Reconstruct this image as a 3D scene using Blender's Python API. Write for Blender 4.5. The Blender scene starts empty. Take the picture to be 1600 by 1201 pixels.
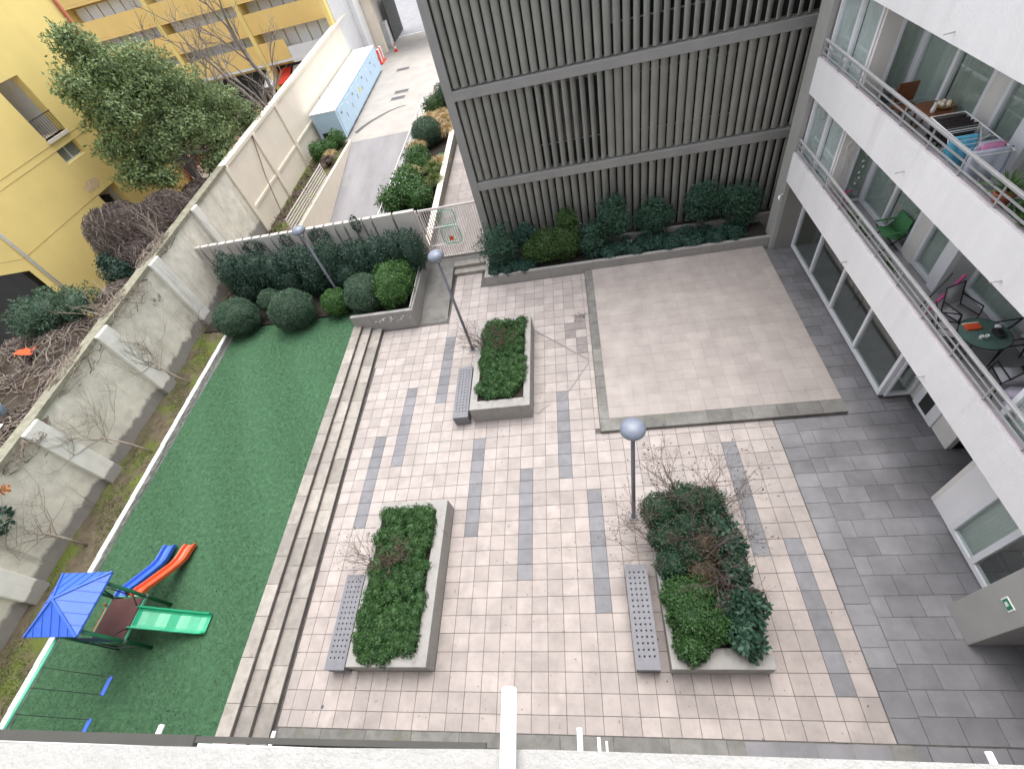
import bpy, math, random
import numpy as np
from mathutils import Vector, Matrix

C = bpy.context.scene.collection
SC = bpy.context.scene
R_ = random.Random(7)
NR = np.random.default_rng(11)

# ------------------------------------------------------------------ camera, sky, sun, exposure
cam_d = bpy.data.cameras.new("camera")
cam = bpy.data.objects.new("camera", cam_d)
C.objects.link(cam)
cam_d.sensor_width = 36.0
cam_d.lens = 16.221
cam_d.shift_x = -0.00533
cam_d.shift_y = -0.00703
cam_d.clip_start = 0.05
cam_d.clip_end = 900
_r = Vector((0.980521, 0.027837, -0.194431))
_d = Vector((-0.101743, -0.774759, -0.624017))
_f = Vector((-0.168008, 0.631644, -0.756835))
cam.matrix_world = Matrix(((_r.x, -_d.x, -_f.x, 7.807), (_r.y, -_d.y, -_f.y, -0.687),
                           (_r.z, -_d.z, -_f.z, 12.624), (0, 0, 0, 1)))
SC.camera = cam

SUN_EL, SUN_AZ = math.radians(72), math.radians(5)     # azimuth from +Y towards +X
world = bpy.data.worlds.new("World")
SC.world = world
world.use_nodes = True
wn = world.node_tree
wn.nodes.clear()
_o = wn.nodes.new("ShaderNodeOutputWorld")
_b = wn.nodes.new("ShaderNodeBackground")
_h = wn.nodes.new("ShaderNodeHueSaturation")
_s = wn.nodes.new("ShaderNodeTexSky")
_s.sky_type = 'NISHITA'
_s.sun_disc = False
_s.sun_elevation = SUN_EL
_s.sun_rotation = SUN_AZ
_s.air_density = 1.0
_s.dust_density = 3.0
_h.inputs['Saturation'].default_value = 0.30
_b.inputs['Strength'].default_value = 0.15
wn.links.new(_s.outputs[0], _h.inputs['Color'])
wn.links.new(_h.outputs[0], _b.inputs['Color'])
wn.links.new(_b.outputs[0], _o.inputs['Surface'])

sun_d = bpy.data.lights.new("sun", 'SUN')
sun_d.energy = 0.8
sun_d.angle = math.radians(60)
sun_d.color = (1.0, 0.97, 0.94)
sun = bpy.data.objects.new("sun", sun_d)
C.objects.link(sun)
_sd = Vector((math.sin(SUN_AZ) * math.cos(SUN_EL), math.cos(SUN_AZ) * math.cos(SUN_EL), math.sin(SUN_EL)))
sun.rotation_euler = _sd.to_track_quat('Z', 'Y').to_euler()
sun.location = (0, 0, 40)

SC.view_settings.view_transform = 'Standard'
SC.view_settings.look = 'None'
SC.view_settings.gamma = 1.0
SC.view_settings.use_curve_mapping = False
SC.view_settings.exposure = 1.55
SC.cycles.max_bounces = 8
SC.cycles.transparent_max_bounces = 12

# ------------------------------------------------------------------ mesh helpers
W = {}                     # world location of every Empty / parent object


class MB:
    def __init__(s):
        s.v, s.f, s.mi, s.m = [], [], [], 0

    def add(s, vs, fs):
        b = len(s.v)
        s.v += [tuple(p) for p in vs]
        for f in fs:
            s.f.append(tuple(i + b for i in f))
            s.mi.append(s.m)
        return s

    def box(s, x0, x1, y0, y1, z0, z1):
        v = [(x, y, z) for z in (z0, z1) for y in (y0, y1) for x in (x0, x1)]
        return s.add(v, [(0, 2, 3, 1), (4, 5, 7, 6), (0, 1, 5, 4), (2, 6, 7, 3), (0, 4, 6, 2), (1, 3, 7, 5)])

    def bar(s, p, q, w, h=None, up=(0, 0, 1)):
        h = h or w
        p, q = Vector(p), Vector(q)
        d = (q - p).normalized()
        u = Vector(up)
        if abs(d.dot(u)) > .98:
            u = Vector((0, 1, 0))
        a = d.cross(u).normalized() * w / 2
        b = a.cross(d).normalized() * h / 2
        v = [c + i * a + j * b for c in (p, q) for i, j in ((-1, -1), (1, -1), (1, 1), (-1, 1))]
        return s.add(v, [(0, 3, 2, 1), (4, 5, 6, 7), (0, 1, 5, 4), (1, 2, 6, 5), (2, 3, 7, 6), (3, 0, 4, 7)])

    def tube(s, pts, r, n=8, cap=True):
        pts = [Vector(p) for p in pts]
        k = len(pts)
        rs = r if isinstance(r, (list, tuple)) else [r] * k
        rings = []
        ref = None
        for i, p in enumerate(pts):
            d = (pts[min(i + 1, k - 1)] - pts[max(i - 1, 0)])
            d = d.normalized() if d.length > 1e-9 else Vector((0, 0, 1))
            if ref is None:
                ref = d.orthogonal().normalized()
            a = ref - d * ref.dot(d)
            a = a.normalized() if a.length > 1e-6 else d.orthogonal().normalized()
            ref = a
            b = d.cross(a)
            rings.append([p + (a * math.cos(2 * math.pi * j / n) + b * math.sin(2 * math.pi * j / n)) * rs[i] for j in range(n)])
        v = [q for g in rings for q in g]
        f = [(i * n + j, i * n + (j + 1) % n, (i + 1) * n + (j + 1) % n, (i + 1) * n + j) for i in range(k - 1) for j in range(n)]
        if cap:
            f.append(tuple(range(n - 1, -1, -1)))
            f.append(tuple((k - 1) * n + j for j in range(n)))
        return s.add(v, f)

    def lathe(s, prof, n=24, c=(0, 0, 0)):
        v, f = [], []
        for r, z in prof:
            for j in range(n):
                a = 2 * math.pi * j / n
                v.append((c[0] + r * math.cos(a), c[1] + r * math.sin(a), c[2] + z))
        k = len(prof)
        for i in range(k - 1):
            for j in range(n):
                f.append((i * n + j, i * n + (j + 1) % n, (i + 1) * n + (j + 1) % n, (i + 1) * n + j))
        f.append(tuple(range(n - 1, -1, -1)))
        f.append(tuple((k - 1) * n + j for j in range(n)))
        return s.add(v, f)

    def prism(s, poly, z0, z1):
        n = len(poly)
        v = [(x, y, z0) for x, y in poly] + [(x, y, z1) for x, y in poly]
        f = [tuple(range(n - 1, -1, -1)), tuple(range(n, 2 * n))]
        f += [(i, (i + 1) % n, n + (i + 1) % n, n + i) for i in range(n)]
        return s.add(v, f)

    def ball(s, c, r, n=12, m=8, sq=(1, 1, 1)):
        v = [(c[0], c[1], c[2] - r * sq[2])]
        for i in range(1, m):
            t = math.pi * i / m - math.pi / 2
            for j in range(n):
                a = 2 * math.pi * j / n
                v.append((c[0] + r * sq[0] * math.cos(t) * math.cos(a), c[1] + r * sq[1] * math.cos(t) * math.sin(a), c[2] + r * sq[2] * math.sin(t)))
        v.append((c[0], c[1], c[2] + r * sq[2]))
        f = [(0, 1 + (j + 1) % n, 1 + j) for j in range(n)]
        for i in range(m - 2):
            for j in range(n):
                a, b = 1 + i * n + j, 1 + i * n + (j + 1) % n
                f.append((a, b, b + n, a + n))
        t = len(v) - 1
        f += [(t, t - n + j, t - n + (j + 1) % n) for j in range(n)]
        return s.add(v, f)

    def sheet(s, rows):
        """rows: list of equal-length point lists -> grid surface"""
        k, n = len(rows), len(rows[0])
        return s.add([p for r in rows for p in r],
                     [(i * n + j, i * n + j + 1, (i + 1) * n + j + 1, (i + 1) * n + j) for i in range(k - 1) for j in range(n - 1)])

    def chamfer(s, x0, x1, y0, y1, z0, z1, c=.005):
        """open-bottomed slab with chamfered top edge"""
        v = [(x0, y0, z0), (x1, y0, z0), (x1, y1, z0), (x0, y1, z0),
             (x0, y0, z1 - c), (x1, y0, z1 - c), (x1, y1, z1 - c), (x0, y1, z1 - c),
             (x0 + c, y0 + c, z1), (x1 - c, y0 + c, z1), (x1 - c, y1 - c, z1), (x0 + c, y1 - c, z1)]
        f = [(8, 9, 10, 11)]
        for i in range(4):
            j = (i + 1) % 4
            f += [(i, j, 4 + j, 4 + i), (4 + i, 4 + j, 8 + j, 8 + i)]
        return s.add(v, f)

    def mesh(s, name, mats, off=(0, 0, 0), smooth=False):
        me = bpy.data.meshes.new(name)
        ox, oy, oz = off
        me.from_pydata([(x - ox, y - oy, z - oz) for x, y, z in s.v], [], s.f)
        for m in (mats if isinstance(mats, (list, tuple)) else [mats]):
            me.materials.append(m)
        if isinstance(mats, (list, tuple)) and len(mats) > 1:
            me.polygons.foreach_set('material_index', s.mi)
        if smooth:
            me.polygons.foreach_set('use_smooth', [True] * len(me.polygons))
        me.update()
        return me

    def build(s, name, mats, parent=None, smooth=False, bevel=0, origin=None):
        if parent is not None:
            off = W[parent.name]
        elif origin is not None:
            off = origin
        else:
            xs, ys, zs = zip(*s.v)
            off = ((min(xs) + max(xs)) / 2, (min(ys) + max(ys)) / 2, min(zs))
        me = s.mesh(name, mats, off, smooth)
        return link(name, me, parent, off, bevel)


def link(name, me, parent, off, bevel=0):
    o = bpy.data.objects.new(name, me)
    C.objects.link(o)
    if parent is not None:
        o.parent = parent
    else:
        o.location = off
    W[o.name] = tuple(off)
    if bevel:
        b = o.modifiers.new('bevel', 'BEVEL')
        b.width = bevel
        b.segments = 2
        b.limit_method = 'ANGLE'
    return o


def tag(o, label, cat, group=None, kind=None):
    o['label'] = label
    o['category'] = cat
    if group:
        o['group'] = group
    if kind:
        o['kind'] = kind
    return o


def thing(name, loc, label, cat, group=None):
    o = bpy.data.objects.new(name, None)
    o.empty_display_size = .2
    C.objects.link(o)
    o.location = loc
    W[o.name] = tuple(loc)
    return tag(o, label, cat, group)


def struct(o):
    o['kind'] = 'structure'
    return o


def stuff(o):
    o['kind'] = 'stuff'
    return o


def piece(name, me, loc, parent, rz=0, sc=None):
    """a shared-mesh part placed at a world point under its parent"""
    o = bpy.data.objects.new(name, me)
    C.objects.link(o)
    o.parent = parent
    w = W[parent.name]
    o.location = (loc[0] - w[0], loc[1] - w[1], loc[2] - w[2])
    if rz:
        o.rotation_euler = (0, 0, rz)
    if sc:
        o.scale = sc
    return o


def copy_tree(o, parent=None):
    c = o.copy()
    C.objects.link(c)
    if parent is not None:
        c.parent = parent
    for ch in list(o.children):
        copy_tree(ch, c)
    return c


# ------------------------------------------------------------------ materials
def _n(nt, t, **kw):
    n = nt.nodes.new(t)
    for k, v in kw.items():
        setattr(n, k, v)
    return n


def mat(name, col, rough=.8, nscale=5, nstr=.18, bump=.15, bscale=60, rnd=0.0, island=0.0, metal=0.0, spec=.35,
        dirt=None, dirt_scale=3, dirt_at=.58, dirt_w=.12, spots=None, spot_scale=9, spot_at=.72, stretch=None, ramp_z=None, streak=None):
    """procedural surface: base colour, world-space mottling, per-object variation, dirt patches, spots, fine bump"""
    m = bpy.data.materials.new(name)
    m.use_nodes = True
    nt = m.node_tree
    L = nt.links.new
    bs = nt.nodes['Principled BSDF']
    bs.inputs['Roughness'].default_value = rough
    bs.inputs['Metallic'].default_value = metal
    bs.inputs['Specular IOR Level'].default_value = spec
    geo = _n(nt, 'ShaderNodeNewGeometry')
    pos = geo.outputs['Position']
    if stretch:
        mp = _n(nt, 'ShaderNodeMapping')
        mp.inputs['Scale'].default_value = stretch
        L(pos, mp.inputs['Vector'])
        pos = mp.outputs['Vector']

    def noise(scale, detail=5, rough_=.6):
        t = _n(nt, 'ShaderNodeTexNoise')
        t.inputs['Scale'].default_value = scale
        t.inputs['Detail'].default_value = detail
        t.inputs['Roughness'].default_value = rough_
        L(pos, t.inputs['Vector'])
        return t.outputs['Fac']

    def mapr(src, a, b, c, d):
        t = _n(nt, 'ShaderNodeMapRange')
        for i, v in enumerate((a, b, c, d)):
            t.inputs[1 + i].default_value = v
        L(src, t.inputs[0])
        return t.outputs[0]

    def mul(a, b):
        t = _n(nt, 'ShaderNodeMath', operation='MULTIPLY')
        L(a, t.inputs[0])
        L(b, t.inputs[1])
        return t.outputs[0]

    val = mapr(noise(nscale), .3, .7, 1 - nstr, 1 + nstr)
    if rnd:
        oi = _n(nt, 'ShaderNodeObjectInfo')
        val = mul(val, mapr(oi.outputs['Random'], 0, 1, 1 - rnd, 1 + rnd))
    if island:
        val = mul(val, mapr(geo.outputs['Random Per Island'], 0, 1, 1 - island, 1 + island))
    hs = _n(nt, 'ShaderNodeHueSaturation')
    hs.inputs['Color'].default_value = (*col, 1)
    L(val, hs.inputs['Value'])
    out = hs.outputs['Color']

    def over(c2, fac):
        nonlocal out
        mx = _n(nt, 'ShaderNodeMix', data_type='RGBA')
        L(fac, mx.inputs['Factor'])
        L(out, mx.inputs['A'])
        mx.inputs['B'].default_value = (*c2, 1)
        out = mx.outputs['Result']

    if dirt:
        over(dirt, mapr(noise(dirt_scale, 8, .65), dirt_at, dirt_at + dirt_w, 0, .85))
    if streak:                                        # rain streaks: (colour, horizontal scale, threshold, width)
        c2, sc_, at_, w_ = streak
        mp2 = _n(nt, 'ShaderNodeMapping')
        mp2.inputs['Scale'].default_value = (1, 1, .10)
        L(geo.outputs['Position'], mp2.inputs['Vector'])
        t2 = _n(nt, 'ShaderNodeTexNoise')
        t2.inputs['Scale'].default_value = sc_
        t2.inputs['Detail'].default_value = 6
        L(mp2.outputs[0], t2.inputs['Vector'])
        over(c2, mul(mapr(t2.outputs['Fac'], at_, at_ + w_, 0, .8), mapr(noise(.9, 4), .35, .65, .1, 1)))
    if spots:
        over(spots, mapr(noise(spot_scale, 2, .5), spot_at, spot_at + .03, 0, .8))
    if ramp_z:                                        # weathering line: (z0, z1, colour)
        z0, z1, c2, k = ramp_z
        sep = _n(nt, 'ShaderNodeSeparateXYZ')
        L(geo.outputs['Position'], sep.inputs[0])
        ad = _n(nt, 'ShaderNodeMath', operation='ADD')
        L(sep.outputs['Z'], ad.inputs[0])
        L(mapr(noise(1.6, 6), .3, .7, -k, k), ad.inputs[1])
        over(c2, mapr(ad.outputs[0], z0, z1, .8, 0))
    L(out, bs.inputs['Base Color'])
    if bump:
        bp = _n(nt, 'ShaderNodeBump')
        bp.inputs['Strength'].default_value = bump
        bp.inputs['Distance'].default_value = .02
        L(noise(bscale, 4), bp.inputs['Height'])
        L(bp.outputs[0], bs.inputs['Normal'])
    return m


def leaf_mat(name, c1, c2, rough=.55, trans=.18, c3=None, big=False):
    m = bpy.data.materials.new(name)
    m.use_nodes = True
    nt = m.node_tree
    L = nt.links.new
    bs = nt.nodes['Principled BSDF']
    bs.inputs['Roughness'].default_value = rough
    bs.inputs['Specular IOR Level'].default_value = .4
    geo = _n(nt, 'ShaderNodeNewGeometry')
    cr = _n(nt, 'ShaderNodeValToRGB')
    cr.color_ramp.elements[0].color = (*c1, 1)
    cr.color_ramp.elements[1].color = (*c2, 1)
    if c3:
        e = cr.color_ramp.elements.new(.93)
        e.color = (*c2, 1)
        cr.color_ramp.elements[2].color = (*c3, 1)
    no = _n(nt, 'ShaderNodeTexNoise')
    no.inputs['Scale'].default_value = .55 if big else 2.2
    no.inputs['Detail'].default_value = 6 if big else 2
    L(geo.outputs['Position'], no.inputs['Vector'])
    mx = _n(nt, 'ShaderNodeMix', data_type='FLOAT')
    mx.inputs['Factor'].default_value = .62 if big else .3
    L(geo.outputs['Random Per Island'], mx.inputs['A'])
    L(no.outputs['Fac'], mx.inputs['B'])
    L(mx.outputs['Result'], cr.inputs['Fac'])
    L(cr.outputs[0], bs.inputs['Base Color'])
    tr = _n(nt, 'ShaderNodeBsdfTranslucent')
    L(cr.outputs[0], tr.inputs['Color'])
    ms = _n(nt, 'ShaderNodeMixShader')
    ms.inputs[0].default_value = trans
    L(bs.outputs[0], ms.inputs[1])
    L(tr.outputs[0], ms.inputs[2])
    L(ms.outputs[0], nt.nodes['Material Output'].inputs['Surface'])
    return m


def glass_mat(name, tint, refl=.9):
    m = bpy.data.materials.new(name)
    m.use_nodes = True
    nt = m.node_tree
    nt.nodes.remove(nt.nodes['Principled BSDF'])
    L = nt.links.new
    tr = _n(nt, 'ShaderNodeBsdfTransparent')
    tr.inputs['Color'].default_value = (*tint, 1)
    gl = _n(nt, 'ShaderNodeBsdfGlossy')
    gl.inputs['Roughness'].default_value = .03
    gl.inputs['Color'].default_value = (refl, refl, refl, 1)
    fr = _n(nt, 'ShaderNodeFresnel')
    gb = _n(nt, 'ShaderNodeNewGeometry')
    mi = _n(nt, 'ShaderNodeMapRange')
    mi.inputs[3].default_value = 2.0
    mi.inputs[4].default_value = 1 / 2.0
    L(gb.outputs['Backfacing'], mi.inputs[0])
    L(mi.outputs[0], fr.inputs['IOR'])
    ms = _n(nt, 'ShaderNodeMixShader')
    L(fr.outputs[0], ms.inputs[0])
    L(tr.outputs[0], ms.inputs[1])
    L(gl.outputs[0], ms.inputs[2])
    L(ms.outputs[0], nt.nodes['Material Output'].inputs['Surface'])
    return m


M = dict(
    earth=mat('earth', (.20, .17, .13), .95, 1.2, .3, .5, 25),
    grout=mat('grout', (.105, .096, .09), .95, 6, .3),
    tile=mat('plaza_tile', (.348, .306, .284), .75, 2.2, .13, .12, 90, rnd=.11, dirt=(.215, .19, .178), dirt_scale=.9, dirt_at=.50, dirt_w=.28,
             spots=(.18, .16, .15), spot_scale=7, spot_at=.70),
    tile_i=mat('plaza_tile_far', (.354, .314, .294), .75, 2.2, .12, .12, 90, island=.11, dirt=(.27, .24, .23), dirt_scale=.9, dirt_at=.55, dirt_w=.28),
    dark=mat('dark_tile', (.172, .172, .182), .6, 3, .16, .12, 90, rnd=.14),
    plat=mat('platform_tile', (.335, .298, .277), .7, 1.3, .13, .1, 60, rnd=.05, dirt=(.285, .252, .238), dirt_scale=1.2, dirt_at=.55, dirt_w=.2),
    plat_j=mat('platform_joint', (.275, .248, .232), .9, 3, .2),
    kstone=mat('kerb_stone', (.165, .16, .148), .8, 3, .25, .25, 40, rnd=.16, dirt=(.125, .125, .06), dirt_scale=1.1, dirt_at=.6, dirt_w=.1),
    gstone=mat('grey_stone', (.18, .176, .184), .5, 1.1, .25, .2, 50, rnd=.13, dirt=(.215, .21, .217), dirt_scale=.9, dirt_at=.56, dirt_w=.2),
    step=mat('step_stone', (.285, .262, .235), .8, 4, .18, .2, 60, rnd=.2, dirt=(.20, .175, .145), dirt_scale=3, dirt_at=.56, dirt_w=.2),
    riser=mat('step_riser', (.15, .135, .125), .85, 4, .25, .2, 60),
    turf=mat('turf', (.048, .118, .058), .95, 7, .3, .7, 180),
    white_kerb=mat('painted_kerb', (.74, .74, .70), .8, 3, .08, .25, 30, dirt=(.42, .42, .36), dirt_scale=4, dirt_at=.6),
    rough_conc=mat('rough_concrete', (.42, .41, .37), .9, 6, .3, .6, 30),
    moss=mat('moss_soil', (.105, .085, .055), .95, 4, .35, .7, 40, dirt=(.10, .135, .02), dirt_scale=.8, dirt_at=.47, dirt_w=.12),
    plaster=mat('wall_plaster', (.76, .715, .61), .9, 2.0, .16, .6, 28, dirt=(.57, .52, .43), dirt_scale=3.4, dirt_at=.55, dirt_w=.2, streak=((.42, .39, .32), 3.0, .54, .16),
                ramp_z=(.85, 1.0, (.17, .155, .15), .16)),
    pil=mat('pilaster_plaster', (.80, .775, .71), .9, 2, .08, .25, 35, dirt=(.58, .53, .42), dirt_scale=2.0, dirt_at=.6, dirt_w=.2, streak=((.50, .46, .38), 4.0, .56, .16),
            ramp_z=(.80, .86, (.21, .195, .18), .06)),
    cope=mat('mossy_coping', (.24, .23, .175), .95, 5, .3, .5, 30, dirt=(.2, .19, .13), dirt_scale=6, dirt_at=.5),
    conc=mat('planter_concrete', (.295, .285, .268), .75, 2.5, .12, .2, 50, dirt=(.21, .20, .18), dirt_scale=2.5, dirt_at=.55, dirt_w=.25, streak=((.17, .16, .145), 5.0, .56, .15)),
    bench=mat('bench_metal', (.165, .165, .18), .55, 6, .1, .08, 80),
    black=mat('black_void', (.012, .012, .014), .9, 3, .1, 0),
    lamp_pole=mat('lamp_pole', (.17, .17, .19), .45, 8, .1, .05, 60, metal=.4),
    lamp_head=mat('lamp_head', (.17, .195, .245), .35, 5, .08, .03, 50, spec=.5),
    beige=mat('fence_beige', (.52, .49, .445), .7, 2, .06, .08, 60, rnd=.05),
    gate=mat('gate_white', (.68, .62, .59), .5, 5, .06, 0),
    louver=mat('louver_bronze', (.245, .243, .218), .42, 1.5, .10, .03, 60, rnd=.07, metal=.25, spec=.5),
    lframe=mat('frame_bronze', (.27, .265, .255), .5, 1.5, .08, .03, 60, metal=.15),
    pier=mat('pier_grey', (.36, .355, .34), .7, 1.5, .06, .06, 60),
    dpier=mat('pier_taupe', (.24, .23, .215), .75, 1.5, .06, .06, 60),
    dglass=mat('dark_glazing', (.016, .022, .021), .08, 4, .1, 0, spec=.45),
    joint=mat('stone_joint', (.075, .073, .075), .95, 6, .3),
    dwall=mat('dark_wall', (.035, .035, .035), .8, 2, .2, .1),
    stucco=mat('white_stucco', (.80, .79, .80), .9, 1.2, .05, .6, 55, stretch=(1, 1, .35), streak=((.62, .60, .58), 2.2, .58, .2)),
    stucco_t=mat('mauve_sill', (.50, .46, .48), .85, 2, .12, .2, 50),
    inner=mat('inner_wall', (.68, .66, .63), .85, 2, .06, .1, 60),
    lgrey=mat('grey_plaster', (.62, .615, .61), .85, 2, .06, .1, 60),
    bfloor=mat('balcony_floor', (.36, .35, .355), .7, 4, .1, .08, 60),
    frame=mat('white_frame', (.76, .77, .80), .4, 5, .03, 0, spec=.5),
    rail=mat('grey_rail', (.42, .42, .43), .45, 5, .05, 0, metal=.3),
    curtain=mat('pale_curtain', (.82, .85, .84), .9, 8, .06, .1, 40),
    curtain2=mat('curtain_sky_sheen', (.72, .75, .73), .9, 8, .1, .1, 40),  # curtain paled to stand in for sky reflected in the panes
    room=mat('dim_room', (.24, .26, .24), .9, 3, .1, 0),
    glass=glass_mat('window_glass', (.84, .88, .86)),
    glass_c=glass_mat('clear_glass', (.92, .95, .945)),
    ledge=mat('ledge_stucco', (.385, .38, .365), .95, 14, .07, .5, 70, dirt=(.27, .265, .25), dirt_scale=26, dirt_at=.66),
    ddark=mat('dark_rail', (.07, .068, .06), .6, 5, .1, 0),
    stain=mat('damp_stain', (.215, .19, .185), .8, 4, .15, .05, 60),
    soil=mat('planter_soil', (.03, .024, .019), .95, 8, .3, .5, 40),
    trunk=mat('grey_bark', (.22, .19, .165), .9, 6, .2, .4, 40),
    twig=mat('pale_twig', (.29, .245, .195), .9, 6, .2, 0),
    twig2=mat('brown_twig', (.155, .115, .098), .9, 6, .25, 0),
    twig3=mat('dark_twig', (.085, .064, .06), .9, 6, .25, 0),
    yellow=mat('yellow_render', (.88, .68, .25), .85, .6, .05, .1, 40, streak=((.74, .54, .20), 1.1, .56, .2), dirt=(.82, .60, .22), dirt_scale=.5, dirt_at=.6, dirt_w=.2),
    orange=mat('orange_render', (.86, .60, .22), .85, .6, .06, .1, 40),
    peel=mat('peeled_render', (.74, .54, .30), .9, 5, .15, .3, 40, dirt=(.80, .60, .40), dirt_scale=5, dirt_at=.5),
    yjoint=mat('render_joint', (.45, .32, .12), .9, 3, .1, 0),
    cream=mat('cream_render', (.78, .70, .58), .9, .8, .05, .15, 40),
    white=mat('white_paint', (.80, .80, .79), .7, 2, .04, .05, 40),
    road=mat('driveway_concrete', (.255, .245, .25), .85, .9, .12, .2, 50, stretch=(1, .3, 1), dirt=(.20, .195, .20), dirt_scale=.8, dirt_at=.55, dirt_w=.2),
    apron=mat('forecourt_concrete', (.36, .335, .305), .85, .7, .1, .2, 50, dirt=(.29, .27, .25), dirt_scale=.6, dirt_at=.55, dirt_w=.2),
    asphalt=mat('road_asphalt', (.24, .24, .25), .85, 1, .15, .2, 50),
    bluebox=mat('pale_blue_steel', (.50, .66, .80), .5, 2, .04, .03, 60),
    boxroof=mat('white_roof', (.80, .82, .83), .6, 2, .05, .05, 60),
    red=mat('traffic_red', (.75, .07, .04), .5, 5, .08, 0),
    blue=mat('blue_plastic', (.04, .125, .55), .5, 6, .07, .03, 30, spec=.5),
    navy_shade=mat('navy_roof_shade', (.02, .035, .11), .5, 6, .1, .03, 30),
    redp=mat('orange_red_plastic', (.70, .10, .035), .35, 6, .07, .03, 30, spec=.5),
    greenp=mat('teal_green_plastic', (.02, .34, .17), .3, 6, .10, .03, 30, spec=.55),
    gsteel=mat('green_steel', (.012, .12, .055), .4, 6, .1, 0, spec=.5),
    tsteel=mat('turquoise_steel', (.10, .42, .27), .4, 6, .1, 0),
    deck=mat('maroon_deck', (.13, .055, .05), .7, 8, .15, .2, 90),
    chain=mat('dark_chain', (.05, .05, .055), .6, 8, .1, 0),
    wood=mat('dark_wood', (.17, .065, .03), .45, 8, .2, .05, 40, stretch=(1, 4, 1)),
    terra=mat('terracotta', (.42, .14, .08), .8, 8, .15, .1, 50),
    cyan=mat('cyan_towel', (.16, .58, .80), .9, 6, .06, .15, 60),
    pink=mat('pink_cloth', (.85, .36, .58), .9, 6, .06, .15, 60),
    sheet=mat('pale_cloth', (.70, .75, .88), .9, 6, .05, .15, 60),
    gchair=mat('green_canvas', (.07, .22, .09), .85, 6, .1, .15, 60),
    mag=mat('magenta_plastic', (.60, .06, .25), .5, 6, .1, 0),
    mesh=mat('grey_mesh_fabric', (.56, .55, .57), .8, 12, .06, .1, 90),
    bsteel=mat('black_steel', (.02, .02, .022), .4, 6, .1, 0),
    tglass=mat('green_tabletop', (.10, .17, .145), .15, 4, .1, 0, spec=.6),
    cloth_k=mat('dark_cloth', (.05, .04, .04), .9, 20, .4, .1, 60, stretch=(1, 8, 8)),
    plum=mat('plum_box', (.55, .50, .60), .7, 6, .1, 0),
    sign_w=mat('sign_white', (.78, .82, .78), .4, 5, .03, 0),
    sign_g=mat('sign_green', (.02, .20, .09), .4, 5, .03, 0),
    brass=mat('ochre_wood', (.36, .25, .10), .6, 6, .15, 0),
    drip=mat('grey_drip', (.40, .39, .37), .8, 4, .2, 0),
    grate=mat('iron_grate', (.10, .10, .105), .6, 6, .2, .1, 60),
    crack=mat('tar_crack', (.10, .095, .09), .9, 6, .2, .3, 60),
    yel=mat('warning_yellow', (.85, .68, .05), .5, 6, .05, 0),
)
LM = dict(
    hedge=leaf_mat('hedge_leaf', (0.014, 0.038, 0.027), (0.041, 0.089, 0.057)),
    ball=leaf_mat('ball_leaf', (0.033, 0.075, 0.048), (0.093, 0.158, 0.090)),
    bush=leaf_mat('bush_leaf', (0.030, 0.084, 0.022), (0.081, 0.182, 0.041)),
    cover=leaf_mat('cover_leaf', (.016, .055, .016), (.058, .135, .034), c3=(.10, .21, .05)),
    cover2=leaf_mat('cover2_leaf', (.014, .042, .024), (.042, .094, .046)),
    broad=leaf_mat('broad_leaf', (.018, .056, .036), (.055, .120, .072)),
    ivy=leaf_mat('ivy_leaf', (.018, .055, .042), (.052, .118, .085)),
    nand=leaf_mat('nand_leaf', (.020, .065, .042), (.062, .135, .082), c3=(.20, .07, .03)),
    vine=leaf_mat('yellow_green_leaf', (.020, .055, .014), (.072, .135, .032), c3=(.14, .20, .04)),
    tree=leaf_mat('tree_leaf', (.10, .150, .058), (.24, .315, .125), c3=(.40, .45, .24)),
    dry=leaf_mat('dry_leaf', (.055, .040, .034), (.15, .105, .082)),
    drylt=leaf_mat('brown_leaf', (.040, .030, .020), (.105, .074, .042)),
    straw=leaf_mat('straw_blade', (.34, .24, .11), (.62, .46, .24)),
    grass=leaf_mat('turf_blade', (.036, .098, .046), (.080, .168, .090), big=True),
    wild=leaf_mat('moss_blade', (.06, .09, .012), (.14, .19, .03)),
    orange=leaf_mat('orange_leaf', (.45, .12, .02), (.62, .28, .06)),
    agave=leaf_mat('agave_leaf', (0.042, 0.105, 0.028), (0.119, 0.210, 0.063)),
)


# ------------------------------------------------------------------ foliage
def _unit(a):
    return a / np.maximum(np.linalg.norm(a, axis=-1, keepdims=True), 1e-9)


def leaf_arrays(P, N, size, aspect=.55, k=.5, jit=.5, fold=.22):
    n = len(P)
    N = _unit(N + NR.normal(0, jit, (n, 3)))
    T = _unit(np.cross(N, NR.normal(0, 1, (n, 3))))
    D = _unit(T + k * N)
    Nn = _unit(N - D * (N * D).sum(1, keepdims=True))
    S = np.cross(D, Nn)
    Ls = (size * NR.uniform(.65, 1.3, n))[:, None]
    mid = P + D * Ls * .5
    w = Ls * aspect * .5
    v = np.stack([P, mid - S * w - Nn * Ls * fold * .3, P + D * Ls, mid + S * w - Nn * Ls * fold * .3], 1)
    return v.reshape(-1, 3)


def leaf_faces(n, base=0):
    i = np.arange(n)[:, None] * 4 + base
    return np.concatenate([i + np.array([[0, 1, 2]]), i + np.array([[0, 2, 3]])], 0)


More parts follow.
